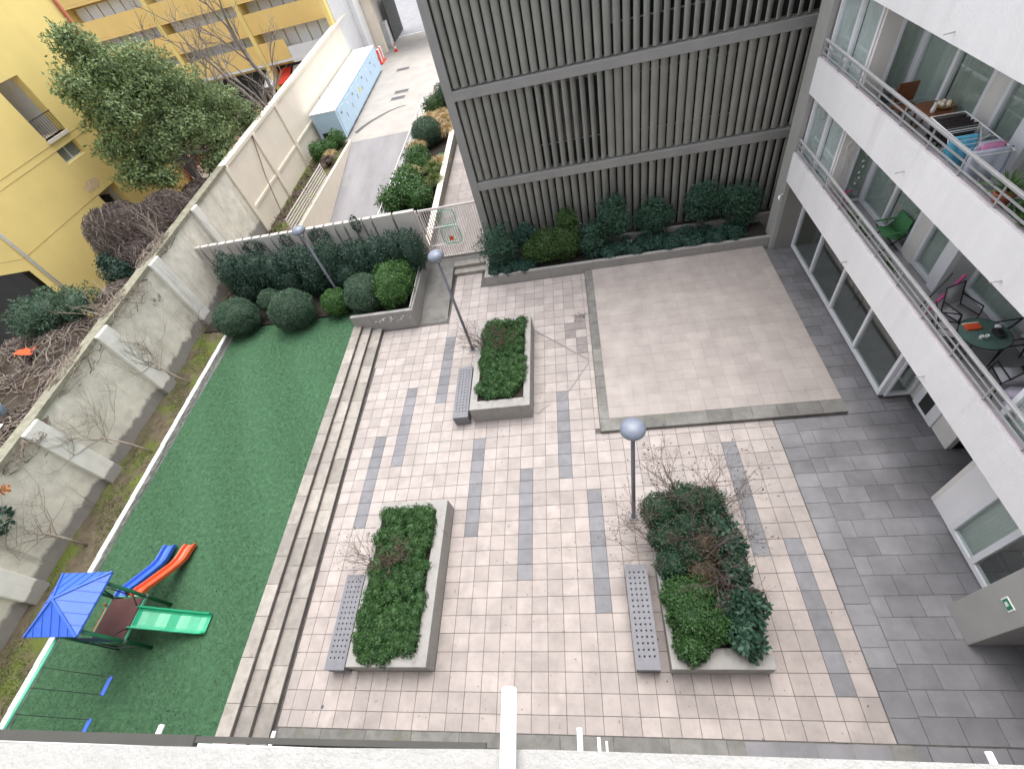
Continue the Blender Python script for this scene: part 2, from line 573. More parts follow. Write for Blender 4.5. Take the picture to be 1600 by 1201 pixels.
def leaf_mesh(name, V, core=None, mats=None, off=(0, 0, 0)):
    """V: (4n,3) leaf corners; core: optional MB joined in front"""
    n = len(V) // 4
    F = leaf_faces(n)
    cv = np.array(core.v, float).reshape(-1, 3) if core and core.v else np.zeros((0, 3))
    verts = np.concatenate([V, cv]) - np.array(off)
    me = bpy.data.meshes.new(name)
    cf = [tuple(i + 4 * n for i in f) for f in core.f] if core else []
    tot = [3] * len(F) + [len(f) for f in cf]
    loops = np.concatenate([F.ravel(), np.array([i for f in cf for i in f], dtype=np.int64)]) if cf else F.ravel()
    me.vertices.add(len(verts))
    me.vertices.foreach_set('co', verts.astype(np.float32).ravel())
    me.loops.add(len(loops))
    me.loops.foreach_set('vertex_index', loops.astype(np.int32))
    me.polygons.add(len(tot))
    st = np.concatenate([[0], np.cumsum(tot)[:-1]])
    me.polygons.foreach_set('loop_start', st.astype(np.int32))
    for m in mats:
        me.materials.append(m)
    if len(mats) > 1:
        me.polygons.foreach_set('material_index', np.array([0] * len(F) + [1] * len(cf), dtype=np.int32))
    me.update(calc_edges=True)
    me.validate()
    return me


def blob_pts(blobs, n, depth=.22, lump=.10, lf=3.0, zmin=None, inner=.72):
    B = np.array(blobs, float)
    area = (B[:, 3] * B[:, 4] + B[:, 4] * B[:, 5] + B[:, 3] * B[:, 5])
    pick = NR.choice(len(B), n * 2, p=area / area.sum())
    U = _unit(NR.normal(0, 1, (n * 2, 3)))
    b = B[pick]
    ph = NR.uniform(0, 6, 3)
    rad = 1 + lump * (np.sin(U[:, 0] * lf * 2 + pick + ph[0]) * np.sin(U[:, 1] * lf * 2.3 + ph[1]) + .6 * np.sin(U[:, 2] * lf * 3.1 + pick * 2 + ph[2]))
    rad = rad * (1 - depth * NR.uniform(0, 1, n * 2) ** 1.6)
    P = b[:, :3] + U * b[:, 3:6] * rad[:, None]
    N = _unit(U / b[:, 3:6])
    keep = np.ones(len(P), bool)
    for i, q in enumerate(B):
        r = np.linalg.norm((P - q[:3]) / q[3:6], axis=1)
        keep &= ~((r < inner) & (pick != i))
    if zmin is not None:
        keep &= P[:, 2] > zmin
    P, N = P[keep][:n], N[keep][:n]
    return P, N


def blob_core(blobs, k=.74, zmin=None):
    mb = MB()
    for x, y, z, a, b, c in blobs:
        mb.ball((x, y, z), 1, 14, 9, (a * k, b * k, c * k))
    if zmin is not None:
        mb.v = [(x, y, max(z, zmin)) for x, y, z in mb.v]
    return mb


def crown(name, blobs, n, size, lm, parent, core=.74, corem=None, zmin=None, **kw):
    lk = {k: kw.pop(k) for k in ('aspect', 'k', 'jit', 'fold') if k in kw}
    P, N = blob_pts(blobs, n, zmin=zmin, **kw)
    V = leaf_arrays(P, N, size, **lk)
    off = W[parent.name]
    me = leaf_mesh(name, V, blob_core(blobs, core, zmin) if core else None, [lm, corem or lm], off)
    return link(name, me, parent, off)


def grow(mb, p, d, length, r, depth, rng, spread=.6, up=.15, kids=(2, 3), shrink=.7, wig=.14, n=5, tips=None):
    p, d = Vector(p), Vector(d).normalized()
    pts, rs = [p.copy()], [r]
    k = 3
    for i in range(k):
        d = (d + Vector((rng.gauss(0, wig), rng.gauss(0, wig), rng.gauss(0, wig) + up * .3))).normalized()
        p = p + d * length / k
        pts.append(p.copy())
        rs.append(r * (1 - .38 * (i + 1) / k))
    mb.tube(pts, rs, n, cap=depth == 0)
    if depth == 0:
        if tips is not None:
            tips.append((p.copy(), d.copy()))
        return
    for c in range(rng.randint(*kids)):
        q = pts[rng.choice((1, 2, 3, 3))]
        t = Vector((rng.gauss(0, 1), rng.gauss(0, 1), rng.gauss(0, .7)))
        nd = (d + t.normalized() * spread + Vector((0, 0, up))).normalized()
        grow(mb, q, nd, length * shrink * rng.uniform(.8, 1.15), r * .6, depth - 1, rng, spread, up, kids, shrink, wig, max(3, n - 1), tips)
# ------------------------------------------------------------------ ground and plaza
TX, TY = 0.4, 0.41032
g = MB()
g.add([(-160, -120, -1.9), (160, -120, -1.9), (160, 220, -1.9), (-160, 220, -1.9)], [(0, 1, 2, 3)])
struct(g.build('ground', M['earth'], origin=(0, 0, -1.9)))


def x_base(y):      # foot of the steps
    return -0.70 - .018 * (y + .6)


def x_turf(y):      # turf side of the top step
    return -1.89 - .0134 * (y + .5)


g = MB()
g.box(-.97, 16.9, -.62, 17.25, -.3, -.012)
plaza = struct(g.build('plaza', M['grout'], origin=(6, 6, -.3)))
W['plaza'] = (6, 6, -.3)

strips = {0: (11, 19), 2: (16, 24), 5: (22, 30), 9: (10, 18), 13: (7, 15), 16: (14, 22), 18: (5, 13), 28: (8, 16), 30: (1, 9)}


def hidden(i, j):
    for a, b, c, d in ((2, 8, 2, 12), (9, 14, 20, 30), (22, 27, 2, 12)):
        if a <= i < b and c <= j < d:
            return True
    if i >= 20 and j >= 18:
        return True
    if i >= 9 and j >= 37:
        return True
    if i < 5 and j >= 32:
        return True
    if j >= 40 or (i >= 8 and j >= 37):
        return True
    return False


cells = []
for j in range(-1, 40):
    for i in range(-3, 32):
        if hidden(i, j):
            continue
        x0, x1, y0, y1 = i * TX, (i + 1) * TX, j * TY, (j + 1) * TY
        x0 = max(x0, x_base((y0 + y1) / 2) + .05)
        if j == -1:
            y0 = -.34
        if i == 19 and j >= 18:
            x1 = 7.76
        if j == 17 and i >= 19:
            y1 = 7.2
        if x1 - x0 < .06 or y1 - y0 < .06:
            continue
        cells.append((i, j, x0, x1, y0, y1))
G = .005
full = {}
for key, m in (('tile', 'tile'), ('dark', 'dark')):
    b = MB().chamfer(-TX / 2 + G, TX / 2 - G, -TY / 2 + G, TY / 2 - G, -.03, 0, .004)
    full[key] = b.mesh('paving_tile' if key == 'tile' else 'dark_paving_tile', M[m])
light = [c for c in cells if not (c[0] in strips and strips[c[0]][0] <= c[1] < strips[c[0]][1])]
darkc = [c for c in cells if c[0] in strips and strips[c[0]][0] <= c[1] < strips[c[0]][1]]
light.sort(key=lambda c: (c[4] + .7) ** 2 + (.5 * ((c[2] + c[3]) / 2 - 7)) ** 2)
rest = MB()
for n_, (i, j, x0, x1, y0, y1) in enumerate(light):
    z = R_.uniform(-.002, .002)
    if n_ < 298:
        if x1 - x0 > .39 and y1 - y0 > .4:
            o = piece('paving_tile', full['tile'], ((x0 + x1) / 2, (y0 + y1) / 2, z), plaza)
            o.rotation_euler = (R_.gauss(0, .003), R_.gauss(0, .003), R_.gauss(0, .003))
        else:
            MB().chamfer(x0 + G, x1 - G, y0 + G, y1 - G, -.03, z, .004).build('paving_tile', M['tile'], plaza)
    else:
        rest.chamfer(x0 + G, x1 - G, y0 + G, y1 - G, -.03, z, .004)
stuff(rest.build('far_paving_tiles', M['tile_i'], plaza))
for (i, j, x0, x1, y0, y1) in darkc:
    piece('dark_paving_tile', full['dark'], ((x0 + x1) / 2, (y0 + y1) / 2, R_.uniform(-.001, .001)), plaza)
for k, pts in enumerate((((5.62, 12.1), (6.3, 11.5), (7.1, 10.75), (7.6, 10.3)), ((7.6, 10.2), (7.1, 9.4), (6.5, 8.5)), ((5.75, 8.15), (5.95, 8.35), (6.15, 8.5)))):
    m = MB()                                                    # damp lines creeping along low joints
    for p, q in zip(pts, pts[1:]):
        d = Vector((q[0] - p[0], q[1] - p[1], 0)).normalized()
        e = Vector((-d.y, d.x, 0)) * (.035, .025, .02)[k]
        m.add([(p[0] - e.x, p[1] - e.y, .0045), (p[0] + e.x, p[1] + e.y, .0045), (q[0] + e.x, q[1] + e.y, .0045), (q[0] - e.x, q[1] - e.y, .0045)], [(3, 2, 1, 0)])
    m.build('damp_line', M['stain'], plaza)
for i, j in ((17, 29), (17, 28), (18, 29), (18, 26), (18, 27), (18, 30)):   # damp tiles by the platform kerb
    MB().chamfer(i * TX + G, (i + 1) * TX - G, j * TY + G, (j + 1) * TY - G, -.002, .0052, .003).build('damp_tile', M['stain'], plaza)
for k in range(12):                                            # grey edging row along the foot of the camera's building
    MB().chamfer(-.6 + k * 1.14, .53 + k * 1.14, -.61, -.355, -.03, -.001, .004).build('edge_stone', M['kstone'], plaza)

n = 420
P = np.stack([NR.uniform(-.5, 12.6, n), NR.uniform(0, 14.8, n), np.full(n, .006)], 1)
dd = np.minimum.reduce([np.hypot((P[:, 0] - cx_) / sx, (P[:, 1] - cy_) / sy) for cx_, cy_, sx, sy in ((9.8, 3.2, 1.9, 2.8), (2.1, 3, 1.5, 2.8), (4.6, 10.3, 1.4, 2.7), (12.7, 4, .5, 7))])
P = P[(dd < 1.1) | (NR.uniform(0, 1, n) < .22)]
P = np.concatenate([P, np.stack([NR.uniform(-8, -2, 60), NR.uniform(-.5, 13, 60), np.full(60, .475)], 1)])
fl = link('fallen_leaves', leaf_mesh('fallen_leaves', leaf_arrays(P, np.tile([0, 0, 1.], (len(P), 1)), .045, k=.06, jit=.15), None, [LM['drylt']], (6, 6, 0)), None, (6, 6, 0))
tag(fl, 'scattered small brown fallen leaves on the plaza and the lawn', 'fallen leaves', kind='stuff')

# ------------------------------------------------------------------ grey stone walkway on the right
g = MB()
g.box(16.9, 22, -7, 17.25, -.3, -.012)
g.box(10, 16.9, -7, -.62, -.3, -.012)
walk = struct(g.build('grey_walkway', M['joint'], origin=(15, 4, -.3)))


def stone(x0, x1, y0, y1, name='grey_stone', m='gstone', z=0, par=None, dz=.004, zb=-.03):
    zz = z + R_.uniform(-dz, dz)
    o = MB().chamfer(x0 + .0035, x1 - .0035, y0 + .0035, y1 - .0035, zb, zz, .004).build(name, M[m], par or walk)
    return o


y = -.34
k = 0
while y < 7.1:                                                  # border stones
    h = .41 * (1 + .08 * math.sin(k * 1.7))
    stone(12.815, 13.36, y, min(y + h, 7.18), 'border_stone', 'gstone', .004)
    y += h
    k += 1
for r in range(17):
    y0 = -.34 + r * .443
    y1 = min(y0 + .443, 7.18)
    x = 13.365 + (-.33 if r % 2 else 0)
    while x < 17.2:
        x0, x1 = max(x, 13.365), min(x + .66, 17.2)
        if x1 - x0 > .08 and y1 - y0 > .08:
            stone(x0, x1, y0, y1)
        x += .66
for r in range(18):                                             # strip between platform and glazing
    y0 = 7.19 + r * .443
    y1 = min(y0 + .443, 15.15)
    if y1 - y0 > .08:
        xs = (14.83, 15.3, 15.84) if r % 2 else (14.83, 15.5, 15.84)
        for a, b_ in zip(xs, xs[1:]):
            stone(a, b_, y0, y1, dz=.002)
for r in range(3):
    stone(15.85, 16.5, 7.19 + r * .14, 7.19 + (r + 1) * .14, dz=.002)
for k in range(14):
    stone(10 + k * .66, 10.65 + k * .66, -1.1, -.36, 'grey_stone', dz=.002)

# ------------------------------------------------------------------ raised platform
g = MB()
g.box(7.77, 14.82, 7.21, 15.19, -.02, .108)
plat = struct(g.build('raised_platform', M['plat_j'], origin=(11, 11, 0)))
W['raised_platform'] = (11, 11, 0)
pm = MB().chamfer(-.21 + .0012, .21 - .0012, -.21 + .0012, .21 - .0012, -.03, 0, .0014).mesh('platform_tile', M['plat'])
for i in range(16):
    for j in range(18):
        piece('platform_tile', pm, (8.08 + .21 + i * .4204, 7.66 + .21 + j * .42, .12 + R_.uniform(-.0012, .0012)), plat)
y, k = 7.66, 0
while y < 15.15:
    h = R_.uniform(.5, .72)
    stone(7.77, 8.075, y, min(y + h, 15.18), 'kerb_stone', 'kstone', .126, plat, .003, zb=0)
    y += h
x = 7.77
while x < 14.8:
    h = R_.uniform(.5, .75)
    stone(x, min(x + h, 14.81), 7.2, 7.65, 'kerb_stone', 'kstone', .128, plat, .003, zb=0)
    x += h

# ------------------------------------------------------------------ steps up to the lawn
st = thing('steps', (-1.3, 6, 0), 'three long pale stone steps between the tiled plaza and the green lawn', 'steps')
L0, L1 = -.72, 13.55
for s_ in range(3):
    z0, z1 = .15 * s_, .15 * (s_ + 1)
    fr = (0, .37, .70, 1.0)

    def xe(y, t):
        return x_base(y) + (x_turf(y) - x_base(y)) * t
    ta, tb = fr[s_], fr[s_ + 1]
    poly = [(xe(L0, ta) - .02, L0), (xe(L0, tb) - .05, L0), (xe(L1, tb) - .05, L1), (xe(L1, ta) - .02, L1)]
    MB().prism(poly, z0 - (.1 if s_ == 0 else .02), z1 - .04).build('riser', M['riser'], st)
    y = L0
    while y < L1 - .1:
        h = min(R_.uniform(.72, .98), L1 - y)
        ya, yb = y + .004, y + h - .004
        p = [(xe(ya, ta), ya), (xe(ya, tb) - .03, ya), (xe(yb, tb) - .03, yb), (xe(yb, ta), yb)]
        if s_ < 2:
            p = [(xe(ya, ta), ya), (xe(ya, tb) - .015, ya), (xe(yb, tb) - .015, yb), (xe(yb, ta), yb)]
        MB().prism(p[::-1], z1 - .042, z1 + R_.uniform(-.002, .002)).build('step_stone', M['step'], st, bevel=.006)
        y += h

# ------------------------------------------------------------------ lawn, kerb, mossy strip
g = MB()
rows = []
for a in range(41):
    y = -1.1 + a * (15.2 / 40)
    rows.append([(-8.12 + (x_turf(y) - .02 + 8.12) * t / 20, y, .43 + .012 * math.sin(a * .5 + t * .7)) for t in range(21)])
g.sheet(rows)
struct(g.build('lawn', M['turf'], origin=(-5, 6, .43)))
n = 90000
P = np.stack([NR.uniform(-8.1, -1.95, n), NR.uniform(-1.0, 14.05, n), np.full(n, .425)], 1)
keep = P[:, 0] < (-1.89 - .0134 * (P[:, 1] + .5)) - .02
P = P[keep]
lean = np.stack([np.sin(P[:, 0] * 1.7 + P[:, 1] * .8), np.cos(P[:, 1] * 1.3 - P[:, 0]), np.full(len(P), 1.2)], 1)
V = leaf_arrays(P, lean, .045, aspect=.22, k=1.6, jit=.5, fold=0)
gr = link('grass', leaf_mesh('grass', V, None, [LM['grass']], (-5, 6, .43)), None, (-5, 6, .43))
tag(gr, 'short bright green artificial grass covering the whole lawn', 'grass', kind='stuff')

y = -1.2
kb = thing('lawn_kerb', (-8.2, 6, .3), 'long white painted concrete kerb between the lawn and the mossy strip', 'kerb')
while y < 13.4:
    h = R_.uniform(.95, 1.05)
    xo = -8.06 - .019 * (y + .5)
    MB().box(xo - .21, xo - .03, y, y + h - .008, .2, .60 + R_.uniform(-.004, .004)).build('kerb_block', M['white_kerb'], kb, bevel=.012)
    b = MB()
    b.sheet([[(xo - .028 + R_.uniform(0, .02), y + q * h / 6, z) for q in range(7)] for z in (.58, .53, .47, .40)])
    b.build('rough_face', M['rough_conc'], kb)
    y += h
g = MB()
rows = []
for a in range(60):
    y = -1.5 + a * .32
    xo = -8.2 - .019 * (y + .5)
    rows.append([(-10.2 + (xo + 10.2) * t / 10, y, .42 + .05 * math.sin(a * 1.3 + t * 2) * math.sin(t * .9 + a * .37) + (.05 if t < 3 else 0)) for t in range(11)])
g.sheet(rows)
struct(g.build('moss_strip', M['moss'], origin=(-9, 6, .42), smooth=True))
n = 14000
P = np.stack([NR.uniform(-9.85, -8.35, n), NR.uniform(-1.2, 16.5, n), np.full(n, .43)], 1)
dens = np.sin(P[:, 1] * 1.9 + P[:, 0] * 2) * np.sin(P[:, 1] * .7 + 1.3) + NR.normal(0, .35, n)
P = P[dens > .05]
V = leaf_arrays(P, np.tile([0, 0, 1.], (len(P), 1)), .07, aspect=.3, k=1.1, jit=.5, fold=0)
wg = link('ground_cover', leaf_mesh('ground_cover', V, None, [LM['wild']], (-9, 6, .43)), None, (-9, 6, .43))
tag(wg, 'patchy yellow green moss and weeds along the foot of the long wall', 'ground cover', kind='stuff')

# ------------------------------------------------------------------ long boundary wall on the left
bw = thing('boundary_wall', (-10, 10, 0), 'long weathered plaster boundary wall with pilasters beside the lawn and driveway', 'wall')


def xw(y):
    return -9.93 if y < 12 else (-9.93 - (y - 12) * .052 if y < 24 else -10.55 - (y - 24) * .036)


def zt(y):
    return 3.55 + max(0, min(1, (y - 4) / 9)) * .45 + max(0, (y - 13)) * .013


ys = [-5.3, -1.3, 2.75, 6.8, 10.85, 14.9, 19.0, 23.1, 27.2, 31.3, 35.4, 39.5, 43.6, 47.7, 51.8, 55.2]
for i in range(len(ys) - 1):
    a, b_ = ys[i], ys[i + 1]
    z0 = -.2
    p = [(xw(a), a), (xw(b_), b_), (xw(b_) - .2, b_), (xw(a) - .2, a)]
    far = a > 23
    mm = MB()
    n_ = 12
    mm.add([(xw(a), a, z0), (xw(b_), b_, z0), (xw(b_), b_, zt(b_) - .16), (xw(a), a, zt(a) - .16),
            (xw(a) - .2, a, z0), (xw(b_) - .2, b_, z0), (xw(b_) - .2, b_, zt(b_) - .16), (xw(a) - .2, a, zt(a) - .16)],
           [(0, 1, 2, 3), (5, 4, 7, 6), (3, 2, 6, 7), (1, 5, 6, 2), (4, 0, 3, 7)])
    mm.build('wall_panel', M['cream'] if far else M['plaster'], bw)
    mm = MB()
    mm.add([(xw(a) + .09, a, zt(a) - .16), (xw(b_) + .09, b_, zt(b_) - .16), (xw(b_) + .09, b_, zt(b_)), (xw(a) + .09, a, zt(a)),
            (xw(a) - .36, a, zt(a) - .16), (xw(b_) - .36, b_, zt(b_) - .16), (xw(b_) - .36, b_, zt(b_)), (xw(a) - .36, a, zt(a))],
           [(0, 1, 2, 3), (5, 4, 7, 6), (3, 2, 6, 7), (1, 5, 6, 2), (4, 0, 3, 7), (0, 4, 5, 1)])
    mm.build('coping', M['cream'] if far else M['cope'], bw)
    if a > 34:
        pass
    elif far:
        w = .34
        MB().box(xw(a) - .1, xw(a) + .1, a - w / 2, a + w / 2, z0, zt(a) - .16).build('pilaster', M['cream'], bw)
        mm = MB()
        mm.bar((xw(a) + .02, a + .2, 1.55), (xw(b_) + .02, b_ - .2, 1.55), .1, .14)
        mm.build('wall_band', M['cream'], bw)
    else:
        w = .66 if a < 18 else .5
        MB().box(xw(a) - .1, xw(a) + .2, a - w / 2, a + w / 2, .25, zt(a) - .02).build('pilaster', M['pil'], bw, bevel=.03)

# ------------------------------------------------------------------ bed by the fence: walls, soil
bed = thing('hedge_bed', (-3, 15, .3), 'raised grey concrete hedge bed at the far end of the lawn', 'planter')
MB().box(-2.06, .70, 13.2, 13.36, -.1, .93).build('front_wall', M['conc'], bed, bevel=.01)
MB().box(.53, .70, 13.363, 17.3, -.1, .93).build('side_wall', M['conc'], bed, bevel=.01)
mm = MB()
for k in range(26):                                            # flaked white paint on the front wall
    a, z = R_.gauss(-.45, .35), R_.gauss(.62, .09)
    if -1.2 < a < .5:
        r = R_.uniform(.012, .05)
        mm.box(a - r, a + r, 13.194, 13.2015, z - r * .6, z + r * .6)
stuff(mm.build('paint_flakes', M['white'], bed))
g = MB()
g.box(-9.9, .53, 14.08, 17.45, .2, .50)
g.box(-2.0, .525, 13.36, 14.07, .2, .55)
struct(g.build('bed_soil', M['soil'], origin=(-4, 15, .2)))
MB().tube([(.62, 13.3, .93), (.62, 13.3, 1.02), (.62, 17.2, 1.14), (.62, 17.2, .9)], .022, 8).build('handrail', M['rail'], bed)

# ramp, landing and the little steps by the gate
g = MB()
g.add([(.70, 13.3, 0), (1.9, 13.3, 0), (1.9, 16.3, .32), (.70, 16.3, .32), (.70, 13.3, -.1), (1.9, 13.3, -.1), (1.9, 16.3, -.1), (.70, 16.3, -.1)],
      [(0, 1, 2, 3), (1, 5, 6, 2), (0, 4, 5, 1)])
g.box(.70, 3.48, 16.62, 17.3, -.1, .32)
g.box(.70, 1.9, 16.3, 16.62, -.1, .32)
struct(g.build('ramp', M['kstone'], origin=(1.5, 15, -.1)))
ps = thing('gate_steps', (2.7, 16.4, 0), 'two short stone steps below the white picket gate', 'steps')
MB().box(1.903, 3.48, 16.22, 16.62, 0, .16).build('step', M['step'], ps, bevel=.008)
MB().box(1.903, 3.48, 16.56, 16.9, .16, .324).build('step', M['step'], ps, bevel=.008)
MB().box(1.84, 1.90, 13.35, 16.25, 0, .03).build('ramp_edge', M['dark'], ps)

g = MB()
g.box(.25, 3.9, 17.3, 42, .1, .32)
pw = struct(g.build('side_path', M['grout'], origin=(2, 30, .1)))
for r in range(28):
    for c in range(4):
        w = .8
        MB().chamfer(.6 + c * w + .004, .6 + (c + 1) * w - .004, 17.35 + r * .85, 17.35 + (r + 1) * .85 - .008, .31, .335, .003).build('path_slab', M['tile'], pw)

# ------------------------------------------------------------------ sloping driveway and forecourt
g = MB()
xl, xr = -8.22, -2.45


def zr(y):
    return 0 if y > 34 else -(34 - y) * .183


rows = []
for a in range(13):
    y = 14.0 + a * 20 / 12
    rows.append([(xl, y, zr(y)), ((xl + xr) / 2 - .5, y, zr(y)), (xr, y, zr(y))])
g.sheet(rows)
drv = struct(g.build('driveway', M['road'], origin=(-5, 26, -2)))
g = MB()
g.sheet([[(-11.2, 34, -.003), (-2.3, 34, -.003)], [(-11.5, 44, -.003), (-2.2, 44, -.003)], [(-12.2, 60, -.003), (-2.8, 60, -.003)]])
g.sheet([[(-2.0, 40, -.003), (20, 40, -.003)], [(-2.8, 60, -.003), (20, 60, -.003)]])
struct(g.build('forecourt', M['apron'], origin=(-6, 46, 0)))
g = MB()
g.sheet([[(-40, 60, -.006), (40, 60, -.006)], [(-40, 140, -.006), (40, 140, -.006)]])
struct(g.build('road', M['asphalt'], origin=(-5, 80, 0)))
g = MB()
for y in (25.2, 29.3, 33.9):
    g.box(xl + .05, -2.5, y, y + .05, zr(y) + .003, zr(y) + .009)
g.build('expansion_joint', M['apron'], drv)
g = MB()                                                        # tar-filled crack across the forecourt
pts = [(-8.3, 35.6), (-7.9, 36.6), (-7.4, 37.4), (-6.8, 38.1), (-6.2, 38.7), (-5.5, 39.1), (-4.9, 39.2)]
for k, (p, q) in enumerate(zip(pts, pts[1:])):
    a, b_ = .16 - .018 * k, .16 - .018 * (k + 1)
    g.add([(p[0] - a, p[1] + a, .004), (p[0] + a, p[1] - a, .004), (q[0] + b_, q[1] - b_, .004), (q[0] - b_, q[1] + b_, .004)], [(0, 1, 2, 3)])
g.build('tar_crack', M['crack'], drv)
for k, (x, y) in enumerate(((-6.0, 41.2), (-5.95, 42.6), (-7.0, 48.6))):
    t = thing('drain_grate', (x, y, 0), ('iron drain grate in the forecourt, nearest the planting bed rail', 'iron drain grate in the forecourt, middle one of three',
                                         'iron drain grate farthest up the forecourt near the gateway')[k], 'drain', 'drain grates in the forecourt')
    mm = MB()
    mm.box(x - .75, x + .75, y - .42, y + .42, -.002, .012)
    mm.build('surround', M['apron'], t)
    mm = MB()
    for q in range(11):
        mm.box(x - .6 + q * .11, x - .54 + q * .11, y - .3, y + .3, .013, .03)
    mm.box(x - .6, x + .6, y - .3, y + .3, .0125, .018)
    mm.build('grate', M['grate'], t)

rw = thing('retaining_wall', (-8.3, 28, 0), 'pale concrete retaining wall along the left side of the driveway ramp', 'wall')
mm = MB()
mm.add([(xl, 34.2, 0.12), (xl, 22.0, .2), (xl, 14, .2), (xl, 14, -4), (xl, 34.2, -.1), (xl - .18, 34.2, .12), (xl - .18, 22, .2), (xl - .18, 14, .2), (xl - .18, 14, -4), (xl - .18, 34.2, -.1)],
       [(0, 1, 2, 3, 4), (9, 8, 7, 6, 5), (0, 5, 6, 1), (1, 6, 7, 2), (4, 9, 5, 0)])
mm.build('wall_face', M['cream'], rw)
g = MB()
g.sheet([[(-11.2, 17.4, .12), (xl - .18, 17.4, .12)], [(-11.4, 34.2, .06), (xl - .18, 34.2, .06)]])
struct(g.build('verge', M['moss'], origin=(-9.5, 26, .1)))

# white horizontal-bar railing beside the retaining wall
t = thing('white_railing', (-8.3, 26, .2), 'white six bar railing on the retaining wall left of the driveway ramp', 'railing')
for k in range(6):
    z = .30 + k * .165
    MB().bar((-8.3, 22.0, z), (-8.3, 28.4, z), .035, .05).build('rail', M['gate'], t)
for y in (22.0, 25.2, 28.4):
    MB().bar((-8.3, y, .18), (-8.3, y, 1.18), .05).build('post', M['gate'], t)
# white railing along the planting bed
t = thing('bed_railing', (-1.6, 31, .3), 'white tubular railing between the planting bed and the driveway', 'railing')


def xrl(y):
    return -2.36 - (y - 20) * .009


for z in (.62, .95, 1.28):
    MB().bar((xrl(20), 20, z), (xrl(36.2), 36.2, z), .035).build('rail', M['white'], t)
    MB().bar((xrl(36.2), 36.2, z), (.3, 35.9, z), .035).build('rail', M['white'], t)
for k in range(12):
    y = 20 + k * 16.2 / 11
    MB().bar((xrl(y), y, .2), (xrl(y), y, 1.3), .045).build('post', M['white'], t)
pb = thing('planting_bed', (-.5, 30, 0), 'long raised planting bed between the driveway and the side path', 'planter')
mm = MB()
mm.add([(xrl(18) - .06, 18, -3), (xrl(36.4) - .06, 36.4, -3), (xrl(36.4) - .06, 36.4, .34), (xrl(18) - .06, 18, .34),
        (.34, 18, -3), (.1, 36.4, -3), (.1, 36.4, .34), (.34, 18, .34)],
       [(1, 0, 3, 2), (2, 3, 7, 6), (4, 5, 6, 7), (0, 4, 7, 3), (5, 1, 2, 6)])
mm.build('bed_wall', M['cream'], pb)
mm = MB()
mm.add([(xrl(18.2), 18.2, .35), (xrl(36.2), 36.2, .35), (.05, 36.2, .35), (.30, 18.2, .35)], [(3, 2, 1, 0)])
mm.build('bed_soil', M['soil'], pb)
mm = MB()
mm.add([(.72, 17.6, .2), (.36, 34, .2), (.36, 34, .86), (.72, 17.6, .86), (.48, 17.6, .2), (.12, 34, .2), (.12, 34, .86), (.48, 17.6, .86)],
       [(0, 1, 2, 3), (5, 4, 7, 6), (1, 5, 6, 2), (4, 0, 3, 7)])
mm.build('parapet', M['conc'], pb)
mm = MB()
mm.add([(.76, 17.6, .861), (.40, 34, .861), (.40, 34, .90), (.76, 17.6, .90), (.44, 17.6, .861), (.08, 34, .861), (.08, 34, .90), (.44, 17.6, .90)],
       [(0, 1, 2, 3), (5, 4, 7, 6), (3, 2, 6, 7), (1, 5, 6, 2), (4, 0, 3, 7)])
mm.build('parapet_cap', M['cream'], pb)
MB().box(-.5, .12, 26.8, 28.4, .352, .40).build('lawn_patch', M['turf'], pb)
# ------------------------------------------------------------------ louvered building
lb = thing('louvered_building', (9.5, 17, 0), 'dark building with tall vertical bronze louvers behind the long planter', 'building')
MB().box(3.75, 24, 17.62, 40, 0, 11.9).build('wall', M['dwall'], lb)
MB().box(3.55, 24.2, 17.0, 40.2, 11.95, 12.3).build('roof', M['lframe'], lb)
MB().box(3.62, 3.93, 16.83, 17.3, 0, 11.95).build('corner_post', M['lframe'], lb, bevel=.01)
MB().box(3.63, 3.745, 17.3, 40, 0, 11.94).build('side_wall', M['lframe'], lb)
tiers = [(.55, 3.53), (3.86, 6.86), (7.19, 10.2), (10.5, 11.9)]
for z in (3.54, 6.87, 10.21):
    MB().box(3.935, 16.6, 16.78, 17.28, z, z + .305).build('beam', M['lframe'], lb, bevel=.012)
prof = []
nn = 10
for k in range(nn):                                             # lens-shaped blade section
    a = math.pi * k / (nn - 1)
    prof.append((-.138 * math.cos(a), .085 * math.sin(a)))
for k in range(1, nn - 1):
    a = math.pi * k / (nn - 1)
    prof.append((.138 * math.cos(a), -.014 * math.sin(a)))
lmesh = {}
for ti, (z0, z1) in enumerate(tiers):
    lmesh[ti] = MB().prism(prof[::-1], 0, z1 - z0 - .03).mesh('louver', M['louver'])
pitch = .302
for ti, (z0, z1) in enumerate(tiers):
    nl = 41
    for k in range(nl):
        x = 4.10 + k * pitch
        if x > 16.3:
            break
        u = k / nl
        if ti == 1:
            ang = math.radians(208 - 8 * u) if k < 17 else math.radians(194)
            if 9 <= k < 17:
                ang += math.radians(24)
        elif ti == 0:
            ang = math.radians(212 - 14 * u)
        else:
            ang = math.radians(207 + (28 if k > 19 else 4) * u)
        piece('louver', lmesh[ti], (x, 17.0, z0 + .03), lb, rz=ang + math.radians(R_.gauss(0, 1.2)))
for ti, (z0, z1) in enumerate(tiers[:3]):                       # thin steel pins row under each louver tier
    MB().box(3.94, 16.5, 17.05, 17.1, z0 - .01, z0 + .02).build('louver_track', M['louver'], lb)
for (xa, xb, za, zb) in ((9.4, 15.6, 7.9, 10.0), (6.4, 9.0, 4.5, 6.6), (10.2, 13.6, 4.4, 6.4)):
    w = MB().box(xa, xb, 17.55, 17.64, za, zb).build('window', M['lframe'], lb)
    nb = 4
    for q in range(nb):
        a = xa + .06 + q * (xb - xa - .06) / nb
        MB().box(a, a + (xb - xa - .06) / nb - .06, 17.53, 17.548, za + .06, zb - .06).build('pane', M['dglass'], w)

